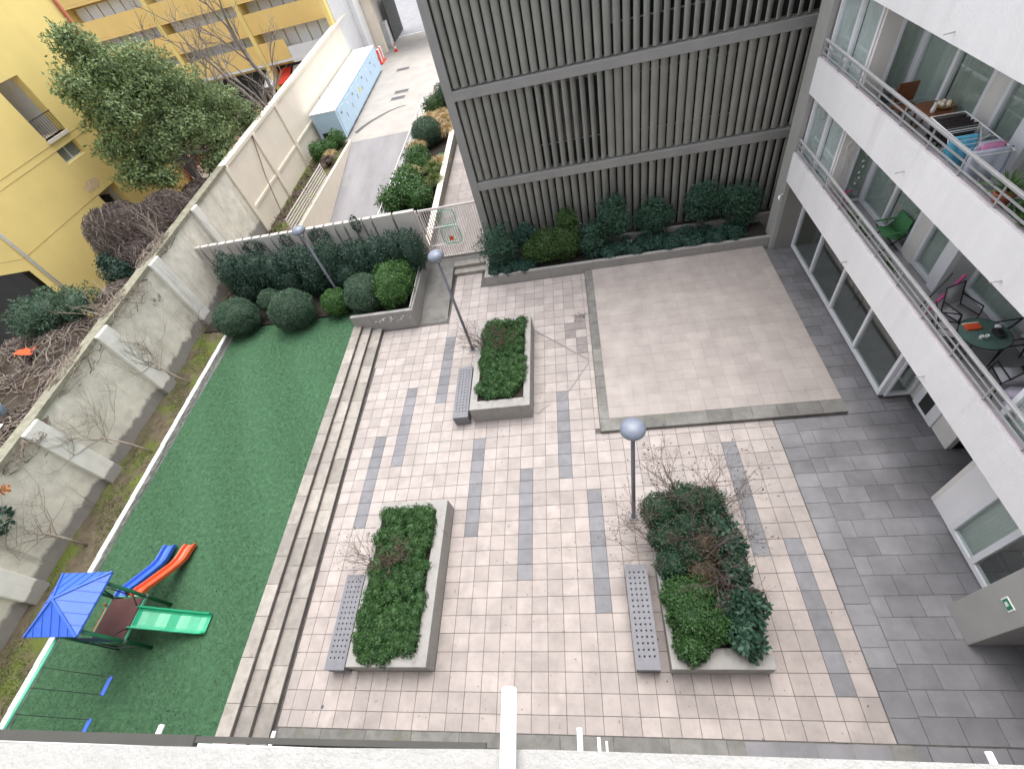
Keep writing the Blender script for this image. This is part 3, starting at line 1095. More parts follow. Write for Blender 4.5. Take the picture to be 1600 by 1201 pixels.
# the planter in front of it
lp = thing('long_planter', (9, 15.9, 0), 'long low grey concrete planter under the bronze louvers', 'planter')
MB().box(3.49, 15.03, 15.20, 15.36, -.1, .5).build('front_wall', M['conc'], lp, bevel=.012)
MB().box(3.49, 3.65, 15.363, 17.25, -.1, .5).build('side_wall', M['conc'], lp, bevel=.012)
MB().box(3.655, 16.4, 16.45, 16.56, .0, .72).build('back_kerb', M['conc'], lp, bevel=.01)
MB().box(3.655, 15.02, 15.365, 16.448, .0, .36).build('soil', M['soil'], lp)
MB().box(3.655, 16.4, 16.562, 17.5, .0, .62).build('back_soil', M['soil'], lp)

# ------------------------------------------------------------------ white apartment wing on the right
ab = thing('apartment_building', (16, 7, 0), 'white apartment building with balconies and railings on the right', 'building')
YE, YS = 15.03, -.70
MB().box(15.03, 16.9, 15.06, 15.78, 0, 13.5).build('grey_pier', M['pier'], ab)
MB().box(15.16, 16.6, 15.035, 15.062, 0, 13.5).build('dark_front_face', M['dpier'], ab)  # thin sheet making the pier's front face darker than its side
MB().box(16.9, 24, 15.06, 17.6, 0, 13.5).build('end_wall', M['dpier'], ab)
MB().box(22, 24, -8, 15.05, 0, 13.6).build('rear_wall', M['inner'], ab)
levels = [(2.9, 3.9, 3.28), (5.70, 6.64, 6.05), (8.38, 9.36, 8.8), (11.1, 12.1, 11.5)]
for n_, (zb, zt_, zf) in enumerate(levels):
    MB().box(14.98, 15.12, YS - 6, YE, zb, zt_).build('slab_front', M['stucco'], ab)
    MB().box(14.985, 15.125, YS - 6, YE - .005, zt_ + .001, zt_ + .012).build('slab_cap', M['stucco_t'], ab)
    MB().box(15.121, 22, YS - 6, YE, zb + .004, zf).build('floor_slab', M['bfloor'], ab)
    if n_ < 3:
        rl = MB().bar((15.03, YS, zt_ + .46), (15.03, YE - .1, zt_ + .46), .075, .05).build('railing', M['rail'], ab, bevel=.008)
        for z in (.14, .29):
            MB().bar((15.03, YS, zt_ + z), (15.03, YE - .1, zt_ + z), .022, .034).build('rail', M['rail'], rl)
        y = YE - .12
        while y > YS:
            MB().bar((15.03, y, zt_ + .01), (15.03, y, zt_ + .44), .03, .03).build('post', M['rail'], rl)
            y -= 1.12


def window(x, y0, y1, z0, z1, cols=1, fw=.07, glass='glass', curtain=None, name='window', axis='y', depth=.06, sill=True, face=-1):
    """framed opening in the plane X=x (axis y) or Y=x (axis x); panes and frame bars are sub-parts"""
    def bx(mb, a0, a1, b0, b1, d0, d1):
        if axis == 'y':
            mb.box(x + d0, x + d1, a0, a1, b0, b1)
        else:
            mb.box(a0, a1, x + d0, x + d1, b0, b1)
    m = MB()
    bx(m, y0, y1, z0, z0 + fw, -depth, depth)
    w = m.build(name, M['frame'], ab)
    V_ = [y0 + (y1 - y0) * k / cols for k in range(cols + 1)]
    for k, v in enumerate(V_):
        a = min(max(v - fw / 2, y0), y1 - fw)
        m = MB()
        bx(m, a, a + fw, z0 + fw + .001, z1, -depth, depth)
        m.build('frame_post', M['frame'], w)
    for k in range(cols):
        m = MB()
        bx(m, V_[k] + fw * .6, V_[k + 1] - fw * .6, z0 + fw, z1 - .01, -.006, .006)
        m.build('pane', M[glass], w)
        cu = curtain[k % len(curtain)] if curtain else None
        if cu:
            rows = []
            ns = 30
            za, zb_ = z0 + .04, z1
            r0, r1 = [], []
            for q in range(ns + 1):
                t = V_[k] + fw * .5 + (V_[k + 1] - V_[k] - fw) * q / ns
                dd = .09 + .025 * math.sin(q * 1.9)
                pt = (x + dd, t) if axis == 'y' else (t, x - face * dd)
                r0.append((pt[0], pt[1], za))
                r1.append((pt[0], pt[1], zb_))
            MB().sheet([r0, r1]).build('curtain', M[cu], w, smooth=True)
    return w


def wall(x0, x1, y0, y1, z0, z1, m='inner', name='wall'):
    return MB().box(x0, x1, y0, y1, z0, z1).build(name, M[m], ab)


for n_, (zf, zc) in enumerate(((3.28, 5.70), (6.05, 8.38), (8.8, 11.1))):
    cA = ['curtain', 'curtain'] if n_ == 1 else ['curtain', 'curtain2']
    # enclosed bay at the far end
    wall(15.19, 15.31, 12.72, YE - .01, zf, zf + .32, 'stucco', 'bay_sill')
    window(15.25, 12.82, YE - .03, zf + .33, zc, 2, .09, 'glass_c', cA)
    wall(15.19, 15.60, 12.68, 12.76, zf, zc, 'inner', 'bay_return')
    window(12.71, 15.61, 16.25, zf + .02, zc, 1, .07, 'glass', ['curtain2'], axis='x', face=-1)
    wall(16.19, 16.33, 12.64, 12.76, zf, zc, 'frame', 'frame_corner')
    # sliding doors, wall, window, pillar
    window(16.25, 10.0, 12.63, zf + .02, zc, 2, .10, 'glass', ['curtain2', 'curtain'] if n_ == 1 else ['curtain2', 'curtain2'])  # curtains added behind the glass, their pale colour imitating sky reflection
    wall(16.19, 16.31, 9.6, 9.995, zf, zc, 'inner')
    window(16.25, 8.75, 9.595, zf + .04, zc, 1, .10, 'glass', ['curtain2'])
    wall(16.17, 16.32, 8.45, 8.745, zf, zc, 'frame', 'pillar')
    wall(16.31, 16.98, 8.46, 8.6, zf, zc, 'lgrey', 'loggia_wall')
    window(16.9, 4.6, 8.455, zf + .02, zc, 2, .10, 'glass', ['curtain2', 'curtain2'])  # pale curtains here too stand in for reflected sky
    wall(15.32, 16.98, 4.40, 4.56, zf, zc, 'inner', 'loggia_wall')
    wall(15.19, 15.31, YS, 4.39, zf, zf + .3, 'stucco', 'bay_sill')
    window(15.25, 2.2, 4.56, zf + .31, zc, 3, .10, 'glass_c', ['curtain', 'curtain'])
    window(15.25, YS, 2.19, zf + .31, zc, 2, .10, 'glass_c', ['curtain', 'curtain'])
    # room behind
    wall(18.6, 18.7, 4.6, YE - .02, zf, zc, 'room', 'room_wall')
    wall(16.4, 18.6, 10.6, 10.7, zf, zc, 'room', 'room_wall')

# ground floor glazing and walls under the first slab
window(15.85, 7.7, 15.02, .06, 2.9, 4, .11, 'glass', None, name='shop_window')
window(7.7, 15.93, 16.62, .06, 2.9, 1, .07, 'glass', None, axis='x', name='shop_window')
MB().box(15.95, 21.9, 7.8, 15.0, -.02, .07).build('room_floor', M['bfloor'], ab)
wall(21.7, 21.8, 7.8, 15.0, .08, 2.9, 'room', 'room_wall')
wall(16.65, 16.8, 5.86, 7.69, 0, 2.9, 'inner')
dr = MB().box(16.60, 16.645, 6.55, 7.45, .02, 2.1).build('door', M['frame'], ab)
MB().box(16.594, 16.599, 6.85, 7.24, .14, .95).build('door_pane', M['dwall'], dr)
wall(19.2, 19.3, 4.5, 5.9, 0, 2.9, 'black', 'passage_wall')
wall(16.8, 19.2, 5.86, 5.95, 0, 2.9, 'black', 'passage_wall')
wall(15.7, 19.2, 4.44, 4.565, 0, 2.9, 'inner')
wall(15.7, 15.82, 3.81, 4.44, 0, 2.9, 'stucco')
window(15.72, 2.12, 3.80, .05, 2.9, 2, .13, 'glass', [None, 'curtain'], name='shop_window')
wall(17.9, 18.0, 2.1, 4.44, 0, 2.9, 'room', 'room_wall')
MB().box(14.84, 17.5, 1.33, 2.10, 0, 2.9).build('grey_pier', M['pier'], ab, bevel=.01)
wall(18.5, 18.6, -6, 1.33, 0, 2.9, 'black', 'passage_wall')  # black colour stands in for the shaded recess under the building

es = thing('exit_sign', (14.84, 1.70, 1.80), 'small white sign with green emergency exit pictogram on the grey pier', 'sign')
MB().box(14.822, 14.838, 1.58, 1.82, 1.70, 1.90).build('plate', M['sign_w'], es, bevel=.004)
MB().box(14.8185, 14.8215, 1.61, 1.79, 1.83, 1.88).build('pictogram', M['sign_g'], es)
MB().box(14.8185, 14.8215, 1.61, 1.67, 1.72, 1.829).build('pictogram', M['sign_g'], es)
MB().box(14.8185, 14.8215, 1.75, 1.79, 1.72, 1.829).build('pictogram', M['sign_g'], es)
MB().box(14.8185, 14.8215, 1.671, 1.749, 1.715, 1.735).build('pictogram', M['sign_g'], es)

sp_l = [(9.9, 8.57), (9.57, 6.05), (10.19, 3.12), (6.08, 3.10), (6.0, 5.88)]
for y, z in sp_l:
    MB().tube([(14.99, y, z), (14.80, y, z - .015)], .016, 8).build('drain_spout', M['drip'], ab)

# ------------------------------------------------------------------ the building the picture was taken from
ob = thing('camera_side_building', (5, -3, 0), 'white stucco apartment building whose balcony ledge runs along the bottom of the picture', 'building')
for zb, zt_ in ((2.9, 3.2), (5.7, 6.0), (8.4, 8.7)):
    MB().box(-14, 14.97, -1.9, -.70, zb, zt_).build('slab', M['stucco'], ob)
mm = MB()
mm.prism([(-14, -1.9), (14.97, -1.9), (14.97, -.668), (7.6, -.678), (6.7, -.696), (6.0, -.703), (-14, -.72)], 11.0, 11.3)
mm.build('slab', M['ledge'], ob)
MB().box(-14, 24, -8, -1.9, 0, 21).build('wall', M['stucco'], ob)  # unseen upper height raised to shade the near plaza
for zb in (13.8, 16.6, 19.4):  # unseen upper slabs, added with the height to darken the near plaza
    MB().box(-14, 14.97, -1.9, -.9, zb, zb + .3).build('slab', M['stucco'], ob)
mm = MB()
mm.bar((-13.9, -.72, 9.80), (5.445, -.682, 9.80), .052, .04)
r1 = mm.build('balcony_rail', M['ddark'], ob)
mm = MB()
mm.bar((5.446, -.674, 9.80), (7.09, -.662, 9.80), .028, .03)
mm.build('rail_extension', M['ddark'], r1)
for x, z, y1, r in ((7.527, 11.335, -.567, .0185), (7.44, 8.57, -.535, .02), (7.41, 5.83, -.515, .02), (7.37, 3.06, -.49, .02),
                    (4.02, 8.55, -.585, .02), (1.46, 5.82, -.52, .02), (5.06, 8.55, -.605, .015), (9.9, 8.55, -.60, .02)):
    m = MB()
    m.tube([(x + (.004 if z > 11 else 0), -.76, z), (x, y1, z - .006)], r, 16, cap=False)
    m.tube([(x, y1, z - .006), (x, y1 + .004, z - .006)], [r, r * .8], 16)
    m.build('drain_spout', M['white'], ob, smooth=False)

# ------------------------------------------------------------------ yellow building across the wall
yb = thing('yellow_building', (-19, 21, 0), 'yellow rendered apartment block with a blank wall beyond the boundary wall', 'building')
MB().box(-30, -16.9, 15.35, 26.8, 0, 4.28).build('ground_storey', M['dwall'], yb)  # dark colour paints the shadow of the recess below the overhang
op = [(20.62, 21.97, 7.5, 9.82), (20.63, 21.96, 6.42, 7.05), (20.6, 21.95, 0, 4.82)]
ycuts = [(15.3, 20.61), (21.97, 26.9)]
for a, b_ in ycuts:
    MB().box(-16.4, -16, a, b_, 0 if a > 16 else 0, 16).build('facade', M['yellow'], yb)
for za, zb in ((4.82, 6.42), (7.05, 7.5), (9.82, 16)):
    MB().box(-16.4, -16.003, 20.61, 21.97, za, zb).build('facade', M['yellow'], yb)
MB().box(-30, -16.401, 15.3, 15.5, 4.29, 16).build('end_facade', M['yellow'], yb)
MB().box(-30, -16.41, 15.51, 26.9, 15.5, 16).build('roof', M['lgrey'], yb)
MB().box(-18.2, -16.41, 20.5, 20.6, 4.9, 10).build('loggia_side', M['lgrey'], yb)
MB().box(-18.2, -16.41, 21.98, 22.1, 0, 10).build('loggia_side', M['inner'], yb)
MB().box(-18.3, -18.2, 20.5, 22.1, 0, 10).build('loggia_back', M['dwall'], yb)
MB().box(-18.2, -15.93, 20.6, 21.98, 7.36, 7.5).build('loggia_floor', M['cream'], yb)
w = MB().box(-16.3, -16.22, 20.61, 21.97, 6.42, 6.47).build('window', M['frame'], yb)
MB().box(-16.28, -16.24, 20.66, 21.27, 6.475, 7.04).build('pane', M['room'], w)
MB().box(-16.28, -16.24, 21.33, 21.92, 6.475, 7.04).build('pane', M['room'], w)
MB().box(-16.3, -16.22, 21.275, 21.325, 6.475, 7.05).build('mullion', M['frame'], w)
t = MB().tube([(-16.0, 20.62, 8.35), (-16.0, 21.97, 8.35)], .02, 6).build('loggia_rail', M['dwall'], yb)
for k in range(9):
    MB().bar((-16.0, 20.7 + k * .15, 7.5), (-16.0, 20.7 + k * .15, 8.35), .014).build('baluster', M['dwall'], t)
for z in (4.84, 7.03, 7.30):
    for a, b_ in ycuts:
        MB().box(-15.999, -15.992, a + .02, b_ - .02, z, z + .022).build('render_joint', M['yjoint'], yb)
for z in (4.84, 7.1, 9.4):
    MB().box(-30, -16.02, 15.292, 15.299, z, z + .02).build('render_joint', M['yjoint'], yb)
MB().tube([(-15.92, 15.42, 0), (-15.92, 15.42, 15.5)], .06, 8).build('downpipe', M['white'], yb, smooth=True)
MB().tube([(-15.9, 26.75, 0), (-15.9, 26.75, 15.5)], .09, 8).build('downpipe', M['terra'], yb, smooth=True)

m = MB()
prng = random.Random(5)
pp_ = [(20.75 + .62 * math.cos(a * .42) * prng.uniform(.7, 1.1), 5.25 + .30 * math.sin(a * .42) * prng.uniform(.6, 1.15)) for a in range(15)]
m.add([(-15.9965, y, z) for y, z in pp_], [tuple(range(15))])
m.build('peeled_patch', M['peel'], yb)

# ------------------------------------------------------------------ far yellow block with balconies
fb = thing('balcony_block', (-25, 50, 0), 'far yellow and orange apartment block with white windows and red awnings', 'building')
MB().box(-45, -12.0, 49.2, 60, -1.9, 16).build('wall', M['yellow'], fb)
fl = [(2.45, 2.92), (5.28, 5.6), (7.9, 8.2), (10.5, 10.8)]
bays = [(-19.0, -11.9), (-26.6, -19.4), (-34.3, -27.0), (-42, -34.7)]
for bi, (xa, xb) in enumerate(bays):
    MB().box(xb, xb + .38, 47.9, 49.2, -1.9, 16).build('column', M['yellow'], fb)
    for n_, (za, zb) in enumerate(((2.92, 4.37), (5.27, 6.55), (7.5, 8.75), (10.0, 11.2))):
        xm = xb - .02
        if bi == 0 and n_ == 0:
            xm = -16.5
            MB().box(-16.48, xb - .02, 47.98, 48.08, 2.55, 3.75).build('white_parapet', M['white'], fb)
        MB().box(xa, xm, 47.95, 48.1, za, zb).build('parapet', M['orange'], fb)
        MB().box(xa, xb, 47.96, 49.2, za - .2, za - .005).build('balcony_slab', M['white' if n_ == 0 else 'orange'], fb)
        w = MB().box(xa + .15, xb - .1, 49.1, 49.19, za + .1, za + .2).build('window', M['frame'], fb)
        nb = 6
        for q in range(nb):
            a = xa + .2 + q * (xb - xa - .35) / nb
            cm = ('white', 'curtain2', 'sheet', 'curtain', 'white', 'curtain2')[(q * 3 + bi * 2 + n_) % 6]
            MB().box(a, a + (xb - xa - .35) / nb - .1, 49.05, 49.09, za + .22, za + 2.1).build('pane', M[cm], w)
for k in range(5):                                              # ground floor awnings
    x = -20.2 + k * 1.45
    mm = MB()
    mm.add([(x, 49.1, 2.1), (x + 1.2, 49.1, 2.1), (x + 1.2, 47.3, 1.35), (x, 47.3, 1.35), (x, 49.1, 2.06), (x + 1.2, 49.1, 2.06), (x + 1.2, 47.3, 1.31), (x, 47.3, 1.31)],
           [(0, 3, 2, 1), (4, 5, 6, 7), (3, 7, 6, 2), (0, 4, 7, 3), (1, 2, 6, 5)])
    mm.build('awning', M['red'] if k % 2 else M['white'], fb)
MB().box(-45, -11.7, 49.12, 49.19, -1.9, 2.3).build('shop_front', M['dwall'], fb)
MB().box(-22, -13.5, 46.6, 47.2, -1.9, -.2).build('low_wall', M['orange'], fb)

gb = thing('grey_block', (-11, 56, 0), 'pale grey and white block behind the end of the boundary wall', 'building')
MB().box(-11.98, -11.45, 48.5, 60, 0, 14).build('wall', M['lgrey'], gb)
MB().box(-11.44, -11.0, 53.3, 55.1, 0, 7).build('side_wall', M['white'], gb)

# gateway at the end of the drive
gp = thing('gateway', (-9, 57, 0), 'cream gateway portal spanning the end of the driveway', 'gateway')
MB().box(-12.2, -10.0, 55.2, 55.8, 0, 6.2).build('pier', M['cream'], gp)
MB().box(-10.9, -10.45, 55.81, 61.0, 0, 6).build('side_wall', M['lgrey'], gp)
MB().box(-12.2, -3.2, 55.0, 61.5, 4.55, 6.4).build('lintel', M['cream'], gp)
MB().box(-10.43, -9.9, 57.2, 58.2, 0, 2.1).build('meter_cabinet', M['lgrey'], gp)
lf = MB().box(-9.9, -9.82, 58.6, 63.2, .05, 3.6).build('gate_leaf', M['bsteel'], gp)
for k in range(9):
    MB().box(-9.815, -9.79, 58.7 + k * .5, 58.74 + k * .5, .1, 3.5).build('gate_bar', M['room'], lf)
MB().box(-10.0, -5.0, 60.2, 60.36, 0, .02).build('gate_track', M['white'], gp)
# ------------------------------------------------------------------ free-standing planters
def planter(x0, x1, y0, y1, h, rim, label, soil_h=.12, base=0.0):
    t = thing('planter', ((x0 + x1) / 2, (y0 + y1) / 2, 0), label, 'planter', 'concrete planters on the plaza')
    a, b_, c, d = rim
    m = MB()
    o = [(x0, y0), (x1, y0), (x1, y1), (x0, y1)]
    i = [(x0 + a, y0 + c), (x1 - b_, y0 + c), (x1 - b_, y1 - d), (x0 + a, y1 - d)]
    v = [(x, y, 0) for x, y in o] + [(x, y, h) for x, y in o] + [(x, y, h) for x, y in i] + [(x, y, h - .2) for x, y in i]
    f = []
    for k in range(4):
        n = (k + 1) % 4
        f += [(k, n, 4 + n, 4 + k), (4 + k, 4 + n, 8 + n, 8 + k), (8 + k, 8 + n, 12 + n, 12 + k)]
    m.add(v, f)
    m.build('concrete_box', M['conc'], t, bevel=.014)
    MB().box(x0 + a - .01, x1 - b_ + .01, y0 + c - .01, y1 - d + .01, h - .3, h - .1).build('soil', M['soil'], t)
    return t


pl1 = planter(1.13, 3.19, .82, 5.0, .62, (.12, .30, .30, .30), 'concrete planter filled with bright green ground cover, nearest the steps')
pl2 = planter(3.56, 5.60, 8.05, 12.25, .72, (.25, .22, .34, .22), 'farthest concrete planter with low green cover beside the raised platform')
pl3 = planter(8.76, 10.85, .80, 4.85, .62, (.14, .30, .40, .28), 'concrete planter overgrown by tall shrubs beside the tall lamp')

# ------------------------------------------------------------------ perforated benches
def bench_mesh():
    w, l, h = .53, 2.24, .45
    nx, ny = 4, 15
    hs = .038
    m = MB()
    xs = [-w / 2]
    for k in range(nx):
        c = -w / 2 + .10 + k * (w - .2) / (nx - 1)
        xs += [c - hs / 2, c + hs / 2]
    xs.append(w / 2)
    ys = [-l / 2]
    for k in range(ny):
        c = -l / 2 + .26 + k * (l - .45) / (ny - 1)
        ys += [c - hs / 2, c + hs / 2]
    ys.append(l / 2)
    for i in range(len(xs) - 1):
        for j in range(len(ys) - 1):
            a, b_, c, d = xs[i], xs[i + 1], ys[j], ys[j + 1]
            if i % 2 == 1 and j % 2 == 1:
                z = h - .09
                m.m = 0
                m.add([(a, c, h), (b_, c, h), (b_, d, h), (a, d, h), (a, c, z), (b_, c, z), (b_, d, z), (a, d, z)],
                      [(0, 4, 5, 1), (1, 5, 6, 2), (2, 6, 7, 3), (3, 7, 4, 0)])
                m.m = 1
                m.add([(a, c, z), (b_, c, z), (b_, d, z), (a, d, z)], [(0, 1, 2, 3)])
                m.m = 0
            else:
                m.add([(a, c, h), (b_, c, h), (b_, d, h), (a, d, h)], [(0, 1, 2, 3)])
    return m, w, l, h


def bench(x, y, label, rz=0):
    t = thing('bench', (x, y, 0), label, 'bench', 'perforated block benches')
    m, w, l, h = bench_mesh()
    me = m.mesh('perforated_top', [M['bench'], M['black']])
    o = piece('perforated_top', me, (x, y, 0), t)
    s = MB()
    a, b_ = w / 2 - .004, l / 2 - .004
    s.add([(-a, -b_, .06), (a, -b_, .06), (a, b_, .06), (-a, b_, .06), (-a, -b_, h - .001), (a, -b_, h - .001), (a, b_, h - .001), (-a, b_, h - .001)],
          [(0, 1, 5, 4), (1, 2, 6, 5), (2, 3, 7, 6), (3, 0, 4, 7)])
    piece('body', s.mesh('body', M['bench']), (x, y, 0), t)
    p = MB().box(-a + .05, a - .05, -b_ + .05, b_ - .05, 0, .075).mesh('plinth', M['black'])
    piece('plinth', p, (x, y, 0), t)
    t.rotation_euler = (0, 0, rz)
    return t


bench(.75, 1.9, 'grey perforated bench against the planter nearest the steps', 0)
bench(3.17, 9.10, 'grey perforated bench against the farthest planter', .012)
bench(8.28, 1.93, 'grey perforated bench standing off the overgrown planter beside the tall lamp', 0)

# ------------------------------------------------------------------ lamps
def lamp(x, y, z0, label, h=4.5, fork=0.0):
    t = thing('lamp_post', (x, y, z0), label, 'street lamp', 'dome head lamp posts')
    m = MB()
    m.box(x - .2, x + .2, y - .2, y + .2, z0, z0 + .02)
    m.build('base_pad', M['plat'], t)
    m = MB()
    m.box(x - .13, x + .13, y - .13, y + .13, z0 + .02, z0 + .045)
    m.build('base_plate', M['lamp_pole'], t, bevel=.004)
    for i in (-1, 1):
        for j in (-1, 1):
            MB().tube([(x + i * .095, y + j * .095, z0 + .045), (x + i * .095, y + j * .095, z0 + .085)], .014, 6).build('bolt', M['lamp_pole'], t)
    m = MB()
    hh = z0 + h
    m.tube([(x, y, z0 + .04), (x, y, z0 + .3), (x, y, hh - .34)], [.058, .054, .045], 14)
    m.build('pole', M['lamp_pole'], t, smooth=True)
    MB().tube([(x, y, z0 + .045), (x, y, z0 + .12)], [.085, .07], 12).build('collar', M['lamp_pole'], t)
    for s in (-1, 1):
        MB().tube([(x, y, hh - .42), (x + s * .05, y, hh - .33), (x + s * .11, y, hh - .25), (x + s * .12, y, hh - .14)], .016, 8).build('fork_arm', M['lamp_pole'], t, smooth=True)
    m = MB()
    m.lathe([(.02, -.17), (.15, -.165), (.225, -.13), (.252, -.09), (.255, -.075)], 32, (x, y, hh))
    m.build('lamp_bowl', M['lamp_pole'], t, smooth=True)
    m = MB()
    m.lathe([(.262, -.085), (.262, -.065), (.252, -.02), (.225, .025), (.18, .062), (.12, .088), (.06, .10), (.01, .104)], 36, (x, y, hh))
    m.build('lamp_dome', M['lamp_head'], t, smooth=True)
    return t


lamp(8.42, 4.47, 0, 'tall lamp post with grey blue dome head beside the overgrown planter')
lamp(3.19, 11.48, 0, 'lamp post with grey dome head beside the farthest planter')
lamp(-2.9, 14.72, .52, 'lamp post rising from the clipped shrubs at the end of the lawn', 3.85)

# ------------------------------------------------------------------ plank fence, gate
pf = thing('plank_fence', (-5, 17.4, 0), 'beige fence of wide upright planks behind the dark hedge', 'fence')
edges = [-10.55, -9.95, -9.5, -9.02, -8.58, -8.12, -7.67, -7.2, -6.74, -6.28, -5.8, -5.34, -4.87, -4.45, -4.0, -3.53, -3.06, -2.6, -2.13, -1.7, -1.25, -.26, .78]
for a, b_ in zip(edges, edges[1:]):
    MB().box(a + .045, b_ - .045, 17.36, 17.55, .35, 2.88 + R_.uniform(-.006, .006)).build('plank', M['beige'], pf, bevel=.01)
MB().box(-10.5, .75, 17.553, 17.57, .4, 2.8).build('gap_shade_sheet', M['dwall'], pf)  # dark sheet added so the gaps between planks read as deep shade
MB().bar((-10.5, 17.62, .7), (.8, 17.62, .7), .06, .1).build('rail', M['dpier'], pf)
MB().bar((-10.5, 17.62, 2.5), (.8, 17.62, 2.5), .06, .1).build('rail', M['dpier'], pf)

gt = thing('picket_gate', (2.2, 17.3, .32), 'white picket gate with an openwork frame between fence and louvered building', 'gate')
ga, gb_ = 1.02, 3.52
MB().box(.80, .86, 17.32, 17.4, .32, 2.86).build('gate_post', M['gate'], gt)
MB().box(.93, .99, 17.32, 17.4, .32, 2.86).build('gate_post', M['gate'], gt)
MB().bar((.95, 17.35, 2.82), (3.6, 17.35, 2.82), .05, .09).build('top_rail', M['gate'], gt)
MB().bar((.95, 17.35, .40), (3.6, 17.35, .40), .05, .07).build('bottom_rail', M['gate'], gt)
npk = 24
for k in range(npk):
    x = 1.06 + k * 2.46 / (npk - 1)
    MB().bar((x, 17.35, .42), (x, 17.35, 2.80), .034, .034).build('picket', M['gate'], gt)
MB().bar((1.0, 17.31, 1.95), (2.3, 17.31, 1.95), .035).build('brace', M['white'], gt)
MB().bar((1.0, 17.31, 1.05), (2.3, 17.31, 1.05), .035).build('brace', M['white'], gt)


def rr(x0, x1, z0, z1, r, n=5):
    p = []
    for cx_, cz, a0 in ((x1 - r, z1 - r, 0), (x0 + r, z1 - r, 90), (x0 + r, z0 + r, 180), (x1 - r, z0 + r, 270)):
        for k in range(n + 1):
            a = math.radians(a0 + 90 * k / n)
            p.append((cx_ + r * math.cos(a), cz + r * math.sin(a)))
    return p


for x0, x1, z0, z1 in ((1.65, 2.5, 1.08, 1.93), (1.72, 2.5, 2.05, 2.7)):
    p = rr(x0, x1, z0, z1, .18)
    m = MB()
    n = len(p)
    m.add([(x, 17.27, z) for x, z in p] + [(x, 17.28, z) for x, z in p], [tuple(range(n)), tuple(range(2 * n - 1, n - 1, -1))] + [(i, n + i, n + (i + 1) % n, (i + 1) % n) for i in range(n)])
    pn = m.build('clear_panel', M['glass_c'], gt)
    MB().tube([(x, 17.275, z) for x, z in p + p[:1]], .018, 5).build('panel_edge', M['tsteel'], pn)
m = MB()
m.box(1.95, 2.12, 17.25, 17.26, 1.25, 1.45)
m.build('sticker', M['redp'], gt)
MB().box(2.13, 2.22, 17.25, 17.26, 1.22, 1.36).build('sticker', M['cream'], gt)

# ------------------------------------------------------------------ playground set with slides and swings
pg = thing('playground_set', (-5.4, 1.8, .44), 'green steel playground set with blue roof, three coloured slides and two swings', 'playground')
Z = .43
posts = [(-4.86, 2.36), (-4.86, 1.28), (-5.93, 1.26), (-5.93, 2.36)]
for x, y in posts:
    MB().tube([(x, y, Z), (x, y, 2.72)], .045, 12).build('post', M['gsteel'], pg, smooth=True)
for x, y in posts:
    MB().tube([(x, y, 1.30), (x, y, 1.36)], .056, 12).build('clamp', M['bench'], pg)
    MB().tube([(x, y, 2.60), (x, y, 2.66)], .056, 12).build('clamp', M['bench'], pg)
MB().box(-5.88, -4.90, 1.31, 2.31, 1.30, 1.36).build('deck', M['deck'], pg, bevel=.01)
for z in (1.32,):
    MB().bar((-4.86, 1.28, z), (-4.86, 2.36, z), .03, .06).build('deck_beam', M['tsteel'], pg)
    MB().bar((-5.93, 1.28, z), (-5.93, 2.36, z), .03, .06).build('deck_beam', M['tsteel'], pg)
    MB().bar((-5.93, 1.27, z), (-4.86, 1.27, z), .03, .06).build('deck_beam', M['tsteel'], pg)
    MB().bar((-5.93, 2.37, z), (-4.86, 2.37, z), .03, .06).build('deck_beam', M['tsteel'], pg)
e0, e1, f0, f1, ez, az = -6.24, -4.72, 1.14, 2.60, 2.70, 3.14
ax, ay = -5.48, 1.87
m = MB()
for k, (p, q) in enumerate((((e0, f0), (e1, f0)), ((e1, f0), (e1, f1)), ((e1, f1), (e0, f1)), ((e0, f1), (e0, f0)))):
    m.add([(p[0], p[1], ez), (q[0], q[1], ez), (ax, ay, az), (p[0], p[1], ez - .05), (q[0], q[1], ez - .05)], [(0, 1, 2), (3, 4, 1, 0)])
    m.add([(p[0], p[1], ez - .05), (q[0], q[1], ez - .05), (ax, ay, az - .05)], [(0, 2, 1)])
rf = m.build('roof', M['blue'], pg)
m = MB()
cs = [(e0, f0), (e1, f0), (e1, f1), (e0, f1)]
for k in range(4):
    p, q = cs[k], cs[(k + 1) % 4]
    MB().bar((p[0], p[1], ez + .015), (ax, ay, az + .012), .05, .03).build('hip_rib', M['blue'], rf)
    for j in range(1, 6):
        t_ = j / 6
        a = Vector((p[0] + (q[0] - p[0]) * t_, p[1] + (q[1] - p[1]) * t_, ez + .008))
        s = 1 - abs(t_ - .5) * 2
        mid = Vector((a.x, ay, 0)) if abs(p[1] - q[1]) < .01 else Vector((ax, a.y, 0))
        b_ = Vector((a.x + (mid.x - a.x) * s * .92, a.y + (mid.y - a.y) * s * .92, ez + .008 + (az - ez) * s * .92))
        MB().bar(a, b_, .022, .02).build('rib', M['blue'], rf)


def trough(path, side, w, d, name, m_, thick=.022):
    """slide chute: U section swept along path, side = horizontal unit vector across it"""
    sx, sy = side
    sec = [(-w / 2, d), (-w / 2 - .025, d + .012), (-w / 2 - .04, d - .01), (-w / 2 - .02, -.01), (w / 2 + .02, -.01), (w / 2 + .04, d - .01), (w / 2 + .025, d + .012), (w / 2, d), (w / 2 - .02, .03), (w / 2 - .07, .006), (-w / 2 + .07, .006), (-w / 2 + .02, .03)]
    rows = []
    for x, y, z in path:
        rows.append([(x + sx * u, y + sy * u, z + v) for u, v in sec + sec[:1]])
    mm = MB().sheet(rows)
    n = len(sec)
    for r, rev in ((0, False), (len(rows) - 1, True)):
        b0 = r * (n + 1)
        ids = [b0 + k for k in range(n)]
        mm.f.append(tuple(ids if not rev else ids[::-1]))
        mm.mi.append(0)
    o = mm.build(name, M[m_], pg, smooth=False, bevel=0)
    return o


